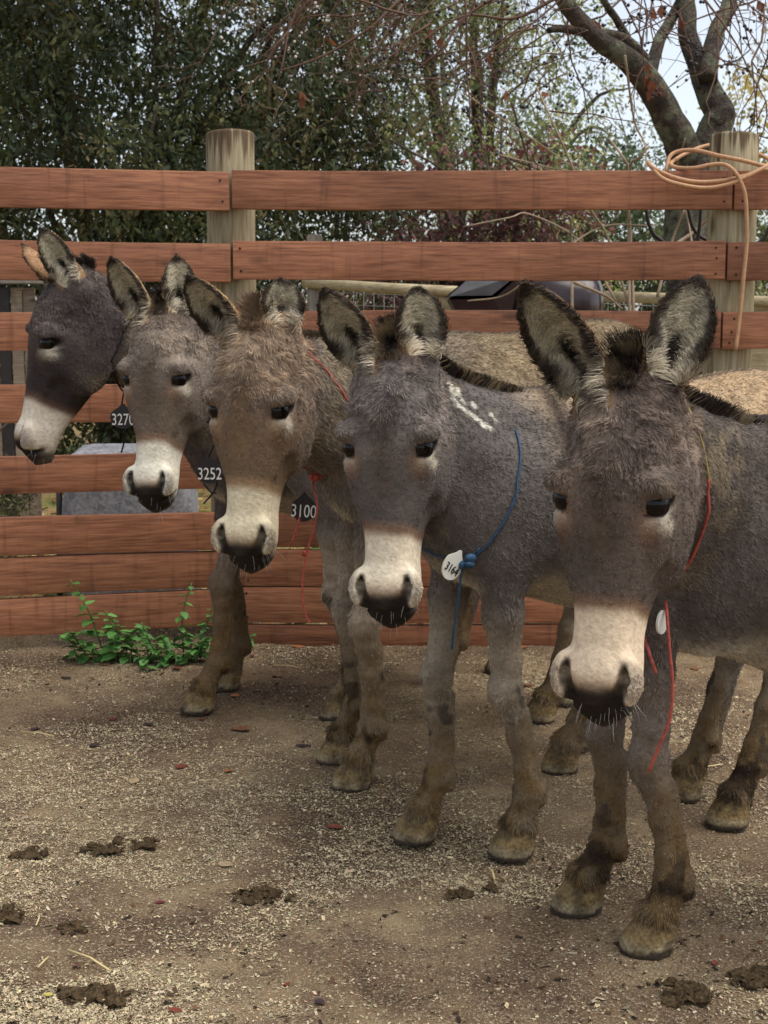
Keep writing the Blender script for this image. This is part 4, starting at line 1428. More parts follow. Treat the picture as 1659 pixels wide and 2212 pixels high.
# grey granite block
M_STONE, nt, b = new_mat('granite')
co = coords(nt)
n1 = N(nt, 'ShaderNodeTexNoise', Scale=7.0, Detail=6.0, Roughness=0.7); n2 = N(nt, 'ShaderNodeTexNoise', Scale=60.0, Detail=3.0)
for n_ in (n1, n2): nt.links.new(co, n_.inputs['Vector'])
c = ramp(nt, n1.outputs[0], [(0.3, srgb(84, 84, 88)), (0.5, srgb(120, 120, 124)), (0.66, srgb(158, 158, 160))])
c = mix_rgb(nt, 0.4, c, ramp(nt, n2.outputs[0], [(0.35, srgb(76, 76, 80)), (0.65, srgb(168, 168, 170))]))
nt.links.new(c, b.inputs['Base Color']); b.inputs['Roughness'].default_value = 0.75
bump(nt, b, n1.outputs[0], 0.6, 0.02)
bm = bmesh.new()
bmesh.ops.create_cube(bm, size=1.0)
bmesh.ops.subdivide_edges(bm, edges=bm.edges[:], cuts=9, use_grid_fill=True)
_pv = np.array([v.co[:] for v in bm.verts])
_q = _pv / ((np.abs(_pv * 2) ** 9).sum(1) ** (1 / 9) * 0.5 + 1e-9)[:, None] * 0.5 * np.array([0.58, 0.42, 0.76]) + vnoise3(_pv * 3.0, 1.0, 5) * 0.022
_q[:, 0] *= np.where(_q[:, 2] > 0.2, 0.94, 1.0)
for v, c_ in zip(bm.verts, _q.tolist()): v.co = c_
me = bpy.data.meshes.new('stone_block'); bm.to_mesh(me); bm.free()
me.polygons.foreach_set('use_smooth', np.ones(len(me.polygons), bool))
p = at(272, 957, 6.15)
o = link('stone_block', me, None, M_STONE, (p[0], p[1] + 0.1, p[2] - 0.38 - 0.03)); o.rotation_euler = (0, 0, 0.12)
tag(o, 'grey granite block standing behind the lower fence boards', 'stone')
M_DKMETAL = flat_mat('dark_metal', srgb(46, 40, 38), 0.5, 0.4, 20)
p = at(129, 1040, 6.1)
o = tube('metal_stake', [(p[0] - 0.015, p[1], 0), (p[0], p[1], p[2] + 0.1)], 0.014, M_DKMETAL, None, 8)
tag(o, 'dark metal stake leaning beside the grey granite block', 'stake')

# wire fence with log rails
M_LOG = wood_mat('pale_log', srgb(128, 112, 80), srgb(176, 160, 122), srgb(204, 190, 154), (2.0, 24, 24), (6, 8, 8), 0.4, 0.8)
M_GREYPOST = wood_mat('grey_post', srgb(112, 104, 92), srgb(150, 142, 128), srgb(178, 170, 156), (24, 24, 2.0), (20, 20, 3), 0.3, 0.85)
M_WIRE = flat_mat('wire', srgb(140, 140, 138), 0.5, 0.5)
wf = empty('wire_fence', at(665, 700, 8.4) * np.array([1, 1, 0]))
tag(wf, 'wire mesh fence with pale log rails beyond the plank fence', 'fence')
WO = np.array(wf.location)
r0, r1 = at(655, 610, 8.4), at(1012, 630, 8.1)
r2_, r3 = at(1290, 640, 7.9), at(1720, 653, 7.6)
tube('log_rail', [r0 - WO, (r0 + r1) / 2 - WO + np.array([0, 0, -0.008]), r1 - WO], [0.032, 0.034, 0.03], M_LOG, wf, 10)
tube('log_rail', [r2_ - WO, r3 - WO], [0.032, 0.030], M_LOG, wf, 10)
for px, pt, Y, w_ in ((679, 507, 8.45, 0.09), (958, 620, 8.2, 0.085), (1640, 640, 7.7, 0.09)):
    p = at(px, pt, Y)
    gz_ = rise(Y)
    o = link('post', box_mesh('post', w_, w_, p[2] - gz_ + 0.1, 0.008), wf, M_GREYPOST if px < 900 else M_LOG)
    o.location = (float(p[0] - WO[0]), float(p[1] - WO[1]), float((p[2] + gz_ - 0.1) / 2))
ws, wfq = [], []
nv = 0
for k in range(0, 46):
    a = r0 + (r3 - r0) * (k / 45.0) + np.array([0, 0.05, -0.02])
    bpt = a.copy(); bpt[2] = rise(a[1]) + 0.02
    v_, f_ = tube_np([a, bpt], 0.0022, 4)
    ws.append(v_ - WO); wfq.append(f_ + nv); nv += len(v_)
for k in range(14):
    a = r0.copy(); c_ = r3.copy()
    a[2] -= 0.07 * k + 0.05; c_[2] -= 0.07 * k + 0.05
    a[1] += 0.05; c_[1] += 0.05
    v_, f_ = tube_np([a, (a + c_) / 2, c_], 0.0022, 4)
    ws.append(v_ - WO); wfq.append(f_ + nv); nv += len(v_)
o = link('wire_mesh', quads_to_mesh('wire_mesh', np.concatenate(ws), np.concatenate(wfq)), wf, M_WIRE)
tag(o, kind='stuff')

# dark barrel grill: drum, slanted box beside it, pale shelf under it
M_PLUM = flat_mat('plum_enamel', srgb(56, 43, 43), 0.22, 0.6, 6, 0.2)
M_PALE = flat_mat('pale_sheet', srgb(214, 216, 220), 0.4, 0.4)
M_ROOF = flat_mat('dark_slate', srgb(84, 82, 82), 0.4, 0.5, 14, 0.3)
YB = 7.0
pc = at(1195, 662, YB)
bar = empty('barrel_grill', (pc[0], pc[1], rise(YB)))
tag(bar, 'dark plum metal drum grill with a slanted firebox behind the fence', 'grill')
zc = pc[2] - rise(YB)
V, Fq = [], []
prof = [(-0.27, 0.0), (-0.27, 0.10), (-0.255, 0.145), (-0.22, 0.172), (0.0, 0.180), (0.17, 0.172), (0.22, 0.145), (0.245, 0.09), (0.25, 0.0)]
ns = 28
for x_, r_ in prof:
    for k in range(ns):
        a = 2 * math.pi * k / ns
        V.append((x_, r_ * math.cos(a), r_ * math.sin(a)))
for i in range(len(prof) - 1):
    for k in range(ns):
        l = (k + 1) % ns
        Fq.append((i * ns + k, i * ns + l, (i + 1) * ns + l, (i + 1) * ns + k))
o = link('drum', mesh_np('drum', V, Fq), bar, M_PLUM, (0.0, 0, zc)); o.rotation_euler = (0, 0, -0.25)
fb = bpy.data.meshes.new('firebox')
fb.from_pydata([(-0.15, -0.14, -0.06), (0.10, -0.14, -0.10), (0.10, 0.14, -0.10), (-0.15, 0.14, -0.06), (-0.19, -0.16, 0.02), (0.02, -0.16, 0.02), (0.14, -0.16, 0.13), (0.14, 0.16, 0.13), (-0.04, 0.16, 0.15), (-0.19, 0.16, 0.02)], [],
               [(0, 1, 5, 4), (1, 6, 5), (1, 2, 7, 6), (2, 3, 9, 8, 7), (3, 0, 4, 9), (0, 3, 2, 1), (4, 5, 6, 7, 8, 9)])
pf = at(1052, 648, YB - 0.1)
link('firebox', fb, bar, M_PLUM, (pf[0] - pc[0], pf[1] - pc[1], pf[2] - rise(YB) - 0.02))
lid = bpy.data.meshes.new('lid')
lid.from_pydata([(-0.20, -0.17, 0.027), (0.01, -0.17, 0.03), (0.15, -0.17, 0.14), (0.15, 0.17, 0.142), (-0.05, 0.17, 0.158), (-0.20, 0.17, 0.027), (-0.20, -0.17, 0.035), (0.01, -0.17, 0.038), (0.15, -0.17, 0.148), (0.15, 0.17, 0.15), (-0.05, 0.17, 0.166), (-0.20, 0.17, 0.035)], [],
                [(6, 7, 8, 9, 10, 11), (5, 4, 3, 2, 1, 0), (0, 1, 7, 6), (1, 2, 8, 7), (2, 3, 9, 8), (3, 4, 10, 9), (4, 5, 11, 10), (5, 0, 6, 11)])
link('lid', lid, bar, M_ROOF, (pf[0] - pc[0], pf[1] - pc[1], pf[2] - rise(YB) - 0.02))
link('shelf', box_mesh('shelf', 0.42, 0.30, 0.035, 0.006), bar, M_PALE, (0.07, -0.06, zc - 0.055 - 0.12 + 0.12))
for sx in (-0.2, 0.2):
    for sy in (-0.12, 0.12):
        tube('leg', [(sx, sy, 0), (sx * 0.9, sy, zc - 0.1)], 0.016, M_DKMETAL, bar, 8)

# weathered wooden pen at the left edge
M_OLDWOOD = wood_mat('old_wood', srgb(92, 80, 68), srgb(134, 118, 100), srgb(164, 148, 128), (2, 24, 24), (10, 10, 4), 0.4, 0.9)
pen = empty('wooden_pen', at(20, 700, 8.2) * np.array([1, 1, 0]))
tag(pen, 'weathered grey-brown plank pen behind the fence at the left edge', 'pen')
PO = np.array(pen.location)
p = at(15, 604, 8.2)
o = link('beam', box_mesh('beam', 0.62, 0.07, 0.05, 0.005), pen, M_GREYPOST, p - PO)
for k in range(5):
    p = at(-45 + 27 * k, 640, 8.26)
    hh_ = p[2] + 0.05 - rise(8.2)
    o = link('plank', box_mesh('plank', 0.068, 0.022, hh_, 0.003), pen, M_OLDWOOD if k != 2 else M_DKMETAL)
    o.location = (float(p[0] - PO[0]), float(p[1] - PO[1]), float(rise(8.2) + hh_ / 2))
    o.rotation_euler = (0, 0, 0)

# ------------------------------------------------------------------ foliage
def leaf_quads(P, axis, size, rs, aspect=0.42):
    """diamond leaves: base at P, pointing along axis"""
    n = len(P)
    ax = axis / (np.linalg.norm(axis, axis=1)[:, None] + 1e-9)
    rv = rs.normal(0, 1, (n, 3))
    sd_ = np.cross(ax, rv)
    sd_ /= np.linalg.norm(sd_, axis=1)[:, None] + 1e-9
    s = size[:, None]
    V = np.stack([P, P + ax * s * 0.45 + sd_ * s * aspect * 0.5, P + ax * s, P + ax * s * 0.45 - sd_ * s * aspect * 0.5], 1).reshape(-1, 3)
    return V, np.arange(4 * n).reshape(n, 4)


def crown(name, tree, clusters, per, spread, droop, size, palette, rs, aspect=0.42, jitter=0.25, mat=None):
    """leaves along short drooping sprays at each cluster point"""
    C = np.asarray(clusters)
    n = len(C)
    d = rs.normal(0, 1, (n, 3)) * np.array([0.7, 0.7, 0.35]) + np.array([0, 0, -droop])
    d /= np.linalg.norm(d, axis=1)[:, None]
    t = rs.random((n, per))
    P = C[:, None] + d[:, None] * (t * spread)[:, :, None] + rs.normal(0, spread * 0.16, (n, per, 3))
    A = d[:, None] * 0.8 + rs.normal(0, 0.7, (n, per, 3)) + np.array([0, 0, -droop * 0.4])
    big_ = 1 + 0.55 * vnoise(C, 1.1, 5) + 0.35 * vnoise(C, 2.8, 6)
    ci = rs.integers(0, len(palette), n)
    col = np.asarray(palette)[ci][:, None] * rs.uniform(1 - jitter, 1 + jitter, (n, per, 1)) * (rs.uniform(0.8, 1.2, (n, 1, 1)) * big_[:, None, None])
    P, A, col = P.reshape(-1, 3), A.reshape(-1, 3), col.reshape(-1, 3)
    V, Fq = leaf_quads(P, A, size * (rs.uniform(0.6, 1.25, (n, per)) * rs.uniform(0.6, 1.35, (n, 1))).ravel(), rs, aspect)
    me = mesh_np(name, V, Fq, False)
    color_attr(me, 'hcol', np.repeat(np.clip(col, 0.003, 0.9), 4, 0))
    o = link(name, me, tree, mat or M_LEAF)
    return tag(o, kind='stuff')


M_BARK, nt, b = new_mat('lichen_bark')
co = coords(nt)
n1 = N(nt, 'ShaderNodeTexNoise', Scale=16.0, Detail=6.0, Roughness=0.7); n2 = N(nt, 'ShaderNodeTexNoise', Scale=9.0, Detail=5.0, Roughness=0.65)
n3 = N(nt, 'ShaderNodeTexVoronoi', Scale=26.0)
for n_ in (n1, n2, n3): nt.links.new(co, n_.inputs['Vector'])
c = ramp(nt, n1.outputs[0], [(0.3, srgb(38, 32, 28)), (0.55, srgb(84, 72, 60)), (0.7, srgb(112, 98, 82))])
c = mix_rgb(nt, mix_rgb(nt, 0.75, (0, 0, 0), ramp(nt, n2.outputs[0], [(0.50, (0, 0, 0)), (0.58, (1, 1, 1))])), c, srgb(122, 126, 98))
nt.links.new(c, b.inputs['Base Color']); b.inputs['Roughness'].default_value = 0.9
bump(nt, b, n1.outputs[0], 1.0, 0.06)
M_TWIG = flat_mat('twig', srgb(104, 80, 66), 0.8, 0.2)
M_STEM = flat_mat('dark_stem', srgb(70, 60, 50), 0.85, 0.15)


def limbs(name, tree, polys, mat, nseg=10, sm=5):
    vs_, fs_, k = [], [], 0
    for pts_, rr in polys:
        kk = len(pts_)
        q = catmull(pts_, sm)
        r_ = np.interp(np.linspace(0, kk - 1, len(q)), np.arange(kk), rr)
        q = q + vnoise3(q, 9, 3) * (r_ * 0.25)[:, None]
        v_, f_ = tube_np(q, r_, nseg)
        vs_.append(v_); fs_.append(f_ + k); k += len(v_)
    return link(name, quads_to_mesh(name, np.concatenate(vs_), np.concatenate(fs_)), tree, mat)


def tree_at(name, label, x, y, cat='tree', group='trees and shrubs beyond the fence'):
    e = empty(name, (x, y, rise(y)))
    return tag(e, label, cat, group)


def ell_shell(n, c, r, rs, inner=0.55, lump=0.18, seed=0):
    d = rs.normal(0, 1, (n, 3))
    d /= np.linalg.norm(d, axis=1)[:, None]
    q = inner + (1 - inner) * rs.random(n) ** 0.6
    lm = 1 + lump * vnoise(d * 2.6 + seed, 1.0, seed) + lump * 0.6 * vnoise(d * 6 + seed, 1.0, seed + 3)
    return np.asarray(c) + d * (np.asarray(r) * (q * lm)[:, None])


def bush(name, label, base, lobes, nclus, per, spread, droop, size, palette, seed, aspect=0.42, trunk_r=0.1, inner=0.5, cat='tree', lump=0.2):
    rs_ = np.random.default_rng(seed)
    e = tree_at(name, label, base[0], base[1], cat)
    O = np.array(e.location)
    vol = np.array([np.prod(l[1]) ** (2 / 3) for l in lobes]); vol /= vol.sum()
    C = np.concatenate([ell_shell(int(nclus * w), np.array(l[0]), l[1], rs_, inner, lump, seed + i) for i, (l, w) in enumerate(zip(lobes, vol))]) - O
    C = C[C[:, 2] > 0.02]
    C = C[vnoise(C, 1.7, seed + 9) + 0.5 * vnoise(C, 4.0, seed + 10) > -0.7]
    polys = []
    for l in lobes:
        c = np.array(l[0]) - O
        for k in range(4):
            tip = c + rs_.normal(0, 0.45, 3) * np.array(l[1])
            polys.append(([np.array([0, 0, -0.05]), np.array([c[0] * 0.3, c[1] * 0.3, c[2] * 0.4]), (c + tip) / 2, tip], [trunk_r, trunk_r * 0.7, trunk_r * 0.4, trunk_r * 0.12]))
    for k in range(nclus // 45):
        p_ = C[rs_.integers(0, len(C))]
        polys.append(([p_ + rs_.normal(0, 0.25, 3) + np.array([0, 0.15, 0.35]), p_ + rs_.normal(0, 0.08, 3), p_ + rs_.normal(0, 0.15, 3) + np.array([0, -0.1, -0.4])], [0.008, 0.006, 0.003]))
    limbs('trunk', e, polys, M_STEM, 5, 4)
    crown('crown', e, C, per, spread, droop, size, palette, rs_, aspect)
    return e


DK = [c_ * 1.45 for c_ in [srgb(58, 66, 40), srgb(74, 78, 46), srgb(44, 54, 36), srgb(92, 92, 56), srgb(64, 72, 52), srgb(84, 74, 48)]]
OL = [c_ * 1.6 for c_ in [srgb(98, 106, 66), srgb(120, 124, 76), srgb(82, 94, 60), srgb(132, 130, 88), srgb(104, 100, 70)]]
BL = [c_ * 1.3 for c_ in [srgb(110, 122, 108), srgb(134, 142, 126), srgb(92, 108, 92), srgb(126, 126, 104)]]
RD = [srgb(116, 68, 66), srgb(98, 60, 60), srgb(136, 94, 84), srgb(92, 74, 66)]
YL = [srgb(176, 164, 96), srgb(158, 150, 90), srgb(190, 172, 104)]

bush('evergreen_tree', 'large dark evergreen tree filling the view behind the left post', (-2.1, 10.6),
     [((-2.4, 10.6, 2.0), (1.5, 1.3, 2.1)), ((-1.5, 10.2, 3.1), (1.6, 1.2, 1.9)), ((-0.9, 10.4, 1.6), (1.3, 1.1, 1.7)), ((-2.6, 10.9, 4.3), (1.3, 1.2, 1.4)), ((-0.6, 10.8, 3.6), (1.1, 1.0, 1.6))],
     5200, 30, 0.34, 0.8, 0.058, DK, 21, 0.38, 0.06)
bush('evergreen_tree', 'dark evergreen tree with sky gaps at the upper left edge', (-4.3, 11.2),
     [((-4.0, 11.2, 1.6), (1.3, 1.1, 1.7)), ((-4.3, 11.4, 3.0), (0.9, 0.9, 1.4)), ((-3.5, 11.6, 3.3), (0.7, 0.9, 1.3))], 1500, 26, 0.34, 0.8, 0.066, DK, 22, 0.38, 0.1)
bush('olive_tree', 'olive-green leafy tree behind the middle of the fence', (0.9, 13.6),
     [((0.7, 13.4, 2.0), (1.5, 1.1, 1.7)), ((1.0, 13.9, 3.5), (1.3, 1.0, 1.4)), ((0.2, 13.8, 4.4), (1.2, 1.0, 1.1))], 950, 26, 0.36, 0.6, 0.062, OL, 23, 0.4, 0.09, 0.35)
bush('olive_tree', 'mid-green leafy tree left of the forked bare tree', (2.7, 15.5),
     [((2.6, 15.4, 1.9), (1.3, 1.1, 1.5)), ((2.2, 15.8, 2.6), (1.0, 1.0, 1.0)), ((3.6, 15.8, 1.6), (1.0, 1.0, 1.3))], 900, 26, 0.36, 0.6, 0.066, [srgb(84, 98, 60), srgb(102, 112, 70), srgb(70, 84, 54)], 24, 0.4, 0.09, 0.3)
bush('olive_tree', 'green bushy tree beyond the right fence post', (5.0, 15.0),
     [((4.7, 15.0, 1.6), (1.4, 1.1, 1.4)), ((5.6, 15.3, 1.4), (1.0, 1.0, 1.3))], 800, 26, 0.36, 0.6, 0.066, OL, 25, 0.4, 0.09, 0.3)
bush('distant_tree', 'pale thin-leaved distant tree against the sky above the middle rail', (1.6, 24.0),
     [((0.6, 24, 5.4), (2.4, 1.4, 2.4)), ((2.6, 24.5, 4.6), (2.0, 1.4, 1.9)), ((4.4, 25, 3.6), (1.8, 1.4, 1.9))], 480, 20, 0.7, 0.5, 0.11, BL, 26, 0.42, 0.1, 0.2)
bush('yellow_tree', 'thin yellow-leaved distant tree at the right edge', (7.4, 24.0),
     [((7.2, 24, 5.2), (1.5, 1.2, 2.2)), ((6.4, 24, 3.2), (1.2, 1.2, 1.4))], 260, 20, 0.6, 0.4, 0.11, YL, 27, 0.45, 0.08, 0.2)
bush('red_shrub', 'dark red-leaved shrub behind the middle of the top rail', (0.65, 9.3),
     [((0.55, 9.3, 1.5), (0.75, 0.5, 1.0)), ((0.95, 9.4, 1.9), (0.55, 0.45, 0.65)), ((0.25, 9.4, 1.2), (0.6, 0.5, 0.9))], 1000, 14, 0.22, 0.0, 0.042, RD, 28, 0.5, 0.03, 0.1, 'shrub')
bush('low_shrub', 'small dark green shrub low behind the fence at the left', (-1.85, 6.35),
     [((-1.88, 6.35, 0.34), (0.28, 0.25, 0.33))], 260, 22, 0.12, -0.4, 0.028, [srgb(70, 78, 50), srgb(56, 64, 42), srgb(96, 96, 62)], 29, 0.3, 0.02, 0.2, 'shrub')

# far woodland closing the view
rs = np.random.default_rng(33)
xx = rs.uniform(-16, 22, 2600); yy = rs.uniform(28, 34, 2600)
top_ = np.where(xx < 0.0, 7.5, 1.6 + 0.6 * np.sin(xx * 0.9)) + 0.8 * vnoise(np.stack([xx, yy * 0, xx * 0], 1), 0.9, 4)
C = np.stack([xx, yy, rise(yy) + rs.random(2600) * top_], 1)
wd = empty('far_woodland', (0, 30, 0.9))
tag(wd, 'grey-green wood far behind the yard', 'wood', kind='stuff')
crown('foliage', wd, C - np.array([0, 30, 0.9]), 14, 0.9, 0.4, 0.20, [srgb(82, 92, 72), srgb(98, 106, 84), srgb(70, 80, 64), srgb(112, 112, 90)], rs, 0.5)

# leaves and grass on the ground beyond the fence
rs = np.random.default_rng(35)
n = 5200
x = rs.uniform(-3.5, 3.5, n); y = 5.6 + 5.5 * rs.random(n) ** 1.5
P = np.stack([x, y, ground_h(x, y) + 0.012], 1)
V, Fq = flakes(P, rs.uniform(0.03, 0.075, n), rs, 0.5, 0.6)
pal_ = np.stack([srgb(196, 164, 104), srgb(170, 130, 84), srgb(150, 104, 70), srgb(206, 182, 130), srgb(132, 92, 66)])
cc = pal_[rs.integers(0, 5, n)] * rs.uniform(0.7, 1.15, (n, 1))
me = mesh_np('leaf_litter', V, Fq, False)
color_attr(me, 'hcol', np.repeat(cc, 4, 0))
tag(link('leaf_litter', me, None, M_LEAF), 'yellow and brown fallen leaves on the ground beyond the fence', 'leaf litter', kind='stuff')
n = 9000
x = rs.uniform(-3.5, 3.5, n); y = 5.6 + 6 * rs.random(n) ** 1.3
P = np.stack([x, y, ground_h(x, y)], 1)
keep = fbm(P, 1.3, 77, 2) > 0.05
P = P[keep]
V, Fq = leaf_quads(P, rs.normal(0, 0.35, (len(P), 3)) + np.array([0, 0, 1.0]), rs.uniform(0.04, 0.10, len(P)), rs, 0.09)
cc = srgb(104, 128, 52)[None] * rs.uniform(0.7, 1.3, (len(P), 1))
me = mesh_np('grass', V, Fq, False)
color_attr(me, 'hcol', np.repeat(cc, 4, 0))
tag(link('grass', me, None, M_LEAF), 'short green grass in patches beyond the fence', 'grass', kind='stuff')

# ------------------------------------------------------------------ bare forked tree with hanging berries
YT = 7.2
bt = tree_at('bare_tree', 'forked lichen-covered bare tree with hanging berries at the right', float(at(1490, 600, YT)[0]), YT)
TO = np.array(bt.location)
PXM = F_PX / YT


def limb(pts_, dy=0.0):
    q = [at(a_, b_, YT + dy * (i / max(1, len(pts_) - 1))) - TO for i, (a_, b_, r_) in enumerate(pts_)]
    return (q, [r_ / PXM for (_, _, r_) in pts_])


gp = at(1478, 700, YT)
trunk_pts = [np.array([0, 0, -0.1]), at(1482, 640, YT) - TO, at(1488, 480, YT) - TO, at(1496, 400, YT) - TO, at(1502, 345, YT) - TO]
polys = [(trunk_pts, [62 / PXM, 50 / PXM, 46 / PXM, 46 / PXM, 44 / PXM]),
         limb([(1502, 350, 40), (1465, 300, 34), (1428, 225, 30), (1390, 165, 27), (1340, 118, 22), (1290, 80, 19), (1240, 30, 17), (1200, -30, 16), (1150, -120, 12)], -0.5),
         limb([(1395, 128, 13), (1359, 92, 12), (1319, 76, 11), (1264, 70, 9), (1209, 62, 8), (1184, 66, 6)], -0.25),
         limb([(1360, 95, 10), (1329, 40, 8), (1304, 0, 7), (1270, -80, 5)], -0.3),
         limb([(1405, 170, 15), (1412, 132, 14), (1424, 95, 13), (1446, 48, 12), (1476, -12, 11), (1500, -90, 8)], 0.3),
         limb([(1500, 350, 40), (1540, 290, 36), (1558, 248, 33), (1541, 208, 29), (1524, 165, 26), (1499, 115, 22), (1487, 72, 20), (1483, 30, 19), (1478, -40, 17)], 0.2),
         limb([(1548, 262, 24), (1572, 238, 20), (1580, 228, 8)], 0.0),
         limb([(1530, 170, 20), (1533, 112, 19), (1550, 65, 18), (1570, 22, 17), (1592, -40, 15)], 0.35)]
limbs('trunk', bt, polys, M_BARK, 14, 6)
rs = np.random.default_rng(41)
tw, bt_pts, pale_pts = [], [], []


def twig(p, d, L, r, depth, zone):
    q = [p.copy()]
    dd = d / np.linalg.norm(d)
    n_ = 5
    for i in range(n_):
        dd = dd + rs.normal(0, 0.22, 3) + np.array([0, 0, -0.10])
        dd /= np.linalg.norm(dd)
        p = p + dd * L / n_
        q.append(p.copy())
    tw.append((np.array(q), np.linspace(r, r * 0.45, len(q))))
    if depth > 0:
        for _ in range(rs.integers(2, 4)):
            k = rs.integers(1, n_ + 1)
            twig(q[k], (q[k] - q[k - 1]) + rs.normal(0, 1, 3) * np.linalg.norm(q[k] - q[k - 1]) * 1.1, L * rs.uniform(0.4, 0.7), r * 0.6, depth - 1, zone)
    elif rs.random() < (0.4 if zone else 0.85):
        for _ in range(rs.integers(1, 5)):
            (pale_pts if zone else bt_pts).append(q[-1] + rs.normal(0, 0.022, 3))


starts = [(-60 + 0, 0)]
for k in range(44):        # over the right half, hanging from above
    px = rs.uniform(930, 1700)
    twig(at(px, rs.uniform(-160, 60), rs.uniform(6.3, 7.8)) - TO, np.array([rs.uniform(-1, 0.5), rs.uniform(-0.3, 0.3), rs.uniform(-0.9, 0.1)]), rs.uniform(0.35, 0.8), 0.006, 2, False)
for k in range(24):        # the spray reaching left over the evergreen
    px = rs.uniform(620, 960)
    twig(at(px, rs.uniform(-120, 60), rs.uniform(6.2, 7.2)) - TO, np.array([rs.uniform(-1.2, 0.2), rs.uniform(-0.3, 0.3), rs.uniform(-0.7, 0.1)]), rs.uniform(0.35, 0.7), 0.006, 2, True)
for k in range(16):
    px = rs.uniform(840, 1300)
    twig(at(px, rs.uniform(100, 260), rs.uniform(6.4, 7.4)) - TO, np.array([rs.uniform(-1, 1), rs.uniform(-0.3, 0.3), rs.uniform(-0.6, 0.4)]), rs.uniform(0.3, 0.6), 0.004, 1, False)
# long boughs that carry the sprays
tw.append((catmull([at(1240, -60, 7.0) - TO, at(1100, -20, 6.9) - TO, at(1000, 40, 6.8) - TO, at(960, 100, 6.7) - TO, at(900, 150, 6.7) - TO], 5), np.linspace(0.012, 0.004, 21)))
tw.append((catmull([at(1100, -60, 6.8) - TO, at(900, -20, 6.7) - TO, at(800, 60, 6.6) - TO, at(700, 120, 6.6) - TO, at(600, 155, 6.6) - TO], 5), np.linspace(0.011, 0.003, 21)))
tw.append((catmull([at(1210, -10, 6.9) - TO, at(1110, 40, 6.8) - TO, at(1000, 35, 6.7) - TO, at(880, 110, 6.6) - TO], 5), np.linspace(0.010, 0.003, 16)))
vs_, fs_, k = [], [], 0
for q, r_ in tw:
    v_, f_ = tube_np(q, r_, 4)
    vs_.append(v_); fs_.append(f_ + k); k += len(v_)
o = link('twigs', quads_to_mesh('twigs', np.concatenate(vs_), np.concatenate(fs_)), bt, M_TWIG)
tag(o, kind='stuff')
ico = bmesh.new(); bmesh.ops.create_icosphere(ico, subdivisions=1, radius=1.0)
iv = np.array([v.co[:] for v in ico.verts]); ifc = np.array([[v.index for v in f_.verts] for f_ in ico.faces]); ico.free()


def dots(name, pts_, r, mat, parent, rs):
    P = np.asarray(pts_)
    rr = r * rs.uniform(0.7, 1.25, len(P))
    V = (P[:, None] + iv[None] * rr[:, None, None]).reshape(-1, 3)
    Fq = (ifc[None] + (np.arange(len(P)) * len(iv))[:, None, None]).reshape(-1, 3)
    o = link(name, mesh_np(name, V, Fq), parent, mat)
    return tag(o, kind='stuff')


dots('berries', bt_pts, 0.0085, flat_mat('dark_berry', srgb(40, 38, 48), 0.4, 0.4), bt, rs)
dots('berries', pale_pts, 0.006, flat_mat('highlit_berry', srgb(206, 200, 190), 0.5, 0.3), bt, rs)  # same berries, pale colour painted in place of their highlights
# curled dead leaves caught in the fork
dl = []
for (px, py) in ((1398, 140), (1406, 155), (1412, 168), (1400, 176), (1418, 182), (1408, 190), (1288, 48), (1290, 62), (1415, 12), (1060, 120), (1090, 205), (1175, 200), (950, 75), (830, 90), (700, 90), (650, 205), (1625, 15), (1640, 22), (1472, 38), (1165, 305)):
    for _ in range(3):
        dl.append(at(px + rs.normal(0, 5), py + rs.normal(0, 7), YT - 0.35) - TO)
dl = np.array(dl)
V, Fq = leaf_quads(dl, rs.normal(0, 0.5, (len(dl), 3)) + np.array([0, 0, -1.0]), rs.uniform(0.03, 0.075, len(dl)), rs, 0.6)
me = mesh_np('dead_leaves', V, Fq, False)
color_attr(me, 'hcol', np.repeat(srgb(128, 78, 52)[None] * rs.uniform(0.6, 1.3, (len(dl), 1)), 4, 0))
tag(link('dead_leaves', me, bt, M_LEAF), kind='stuff')

# bare tan canes behind the fence
M_CANE = flat_mat('cane', srgb(158, 138, 114), 0.7, 0.2, 12, 0.25)
cs = tree_at('cane_shrub', 'bare tan canes and thin arching stems behind the right half of the fence', float(at(1340, 700, 6.5)[0]), 6.5, 'shrub')
CO = np.array(cs.location)
for pts_, r_ in (([(1372, 760), (1362, 520), (1357, 450), (1356, 366), (1343, 336), (1316, 300)], 0.009), ([(1360, 700), (1358, 520), (1361, 366), (1380, 342), (1402, 316)], 0.008), ([(1380, 740), (1318, 525), (1277, 455), (1237, 362), (1193, 262), (1160, 190)], 0.007),
                 ([(1236, 700), (1235, 530), (1232, 468)], 0.008), ([(1330, 650), (1255, 523), (1145, 463), (1100, 470), (1000, 490)], 0.005), ([(1410, 560), (1500, 500), (1540, 462)], 0.010), ([(1420, 640), (1452, 520), (1478, 455)], 0.008),
                 ([(1500, 560), (1485, 470), (1460, 380), (1480, 300)], 0.005), ([(1190, 560), (1300, 490), (1420, 488)], 0.005), ([(1240, 610), (1310, 640), (1345, 668)], 0.008), ([(1140, 605), (1085, 640), (1010, 650)], 0.005),
                 ([(1060, 330), (1180, 360), (1245, 372)], 0.004), ([(1350, 120), (1370, 260), (1395, 320), (1390, 420)], 0.006), ([(1000, 200), (1150, 300), (1240, 362)], 0.004)):
    tube('stem', [at(a_, b_, 6.5 + 0.15 * math.sin(i * 1.3)) - CO for i, (a_, b_) in enumerate(pts_)], np.linspace(r_, r_ * 0.6, len(pts_)), M_CANE, cs, 6, False, 5)

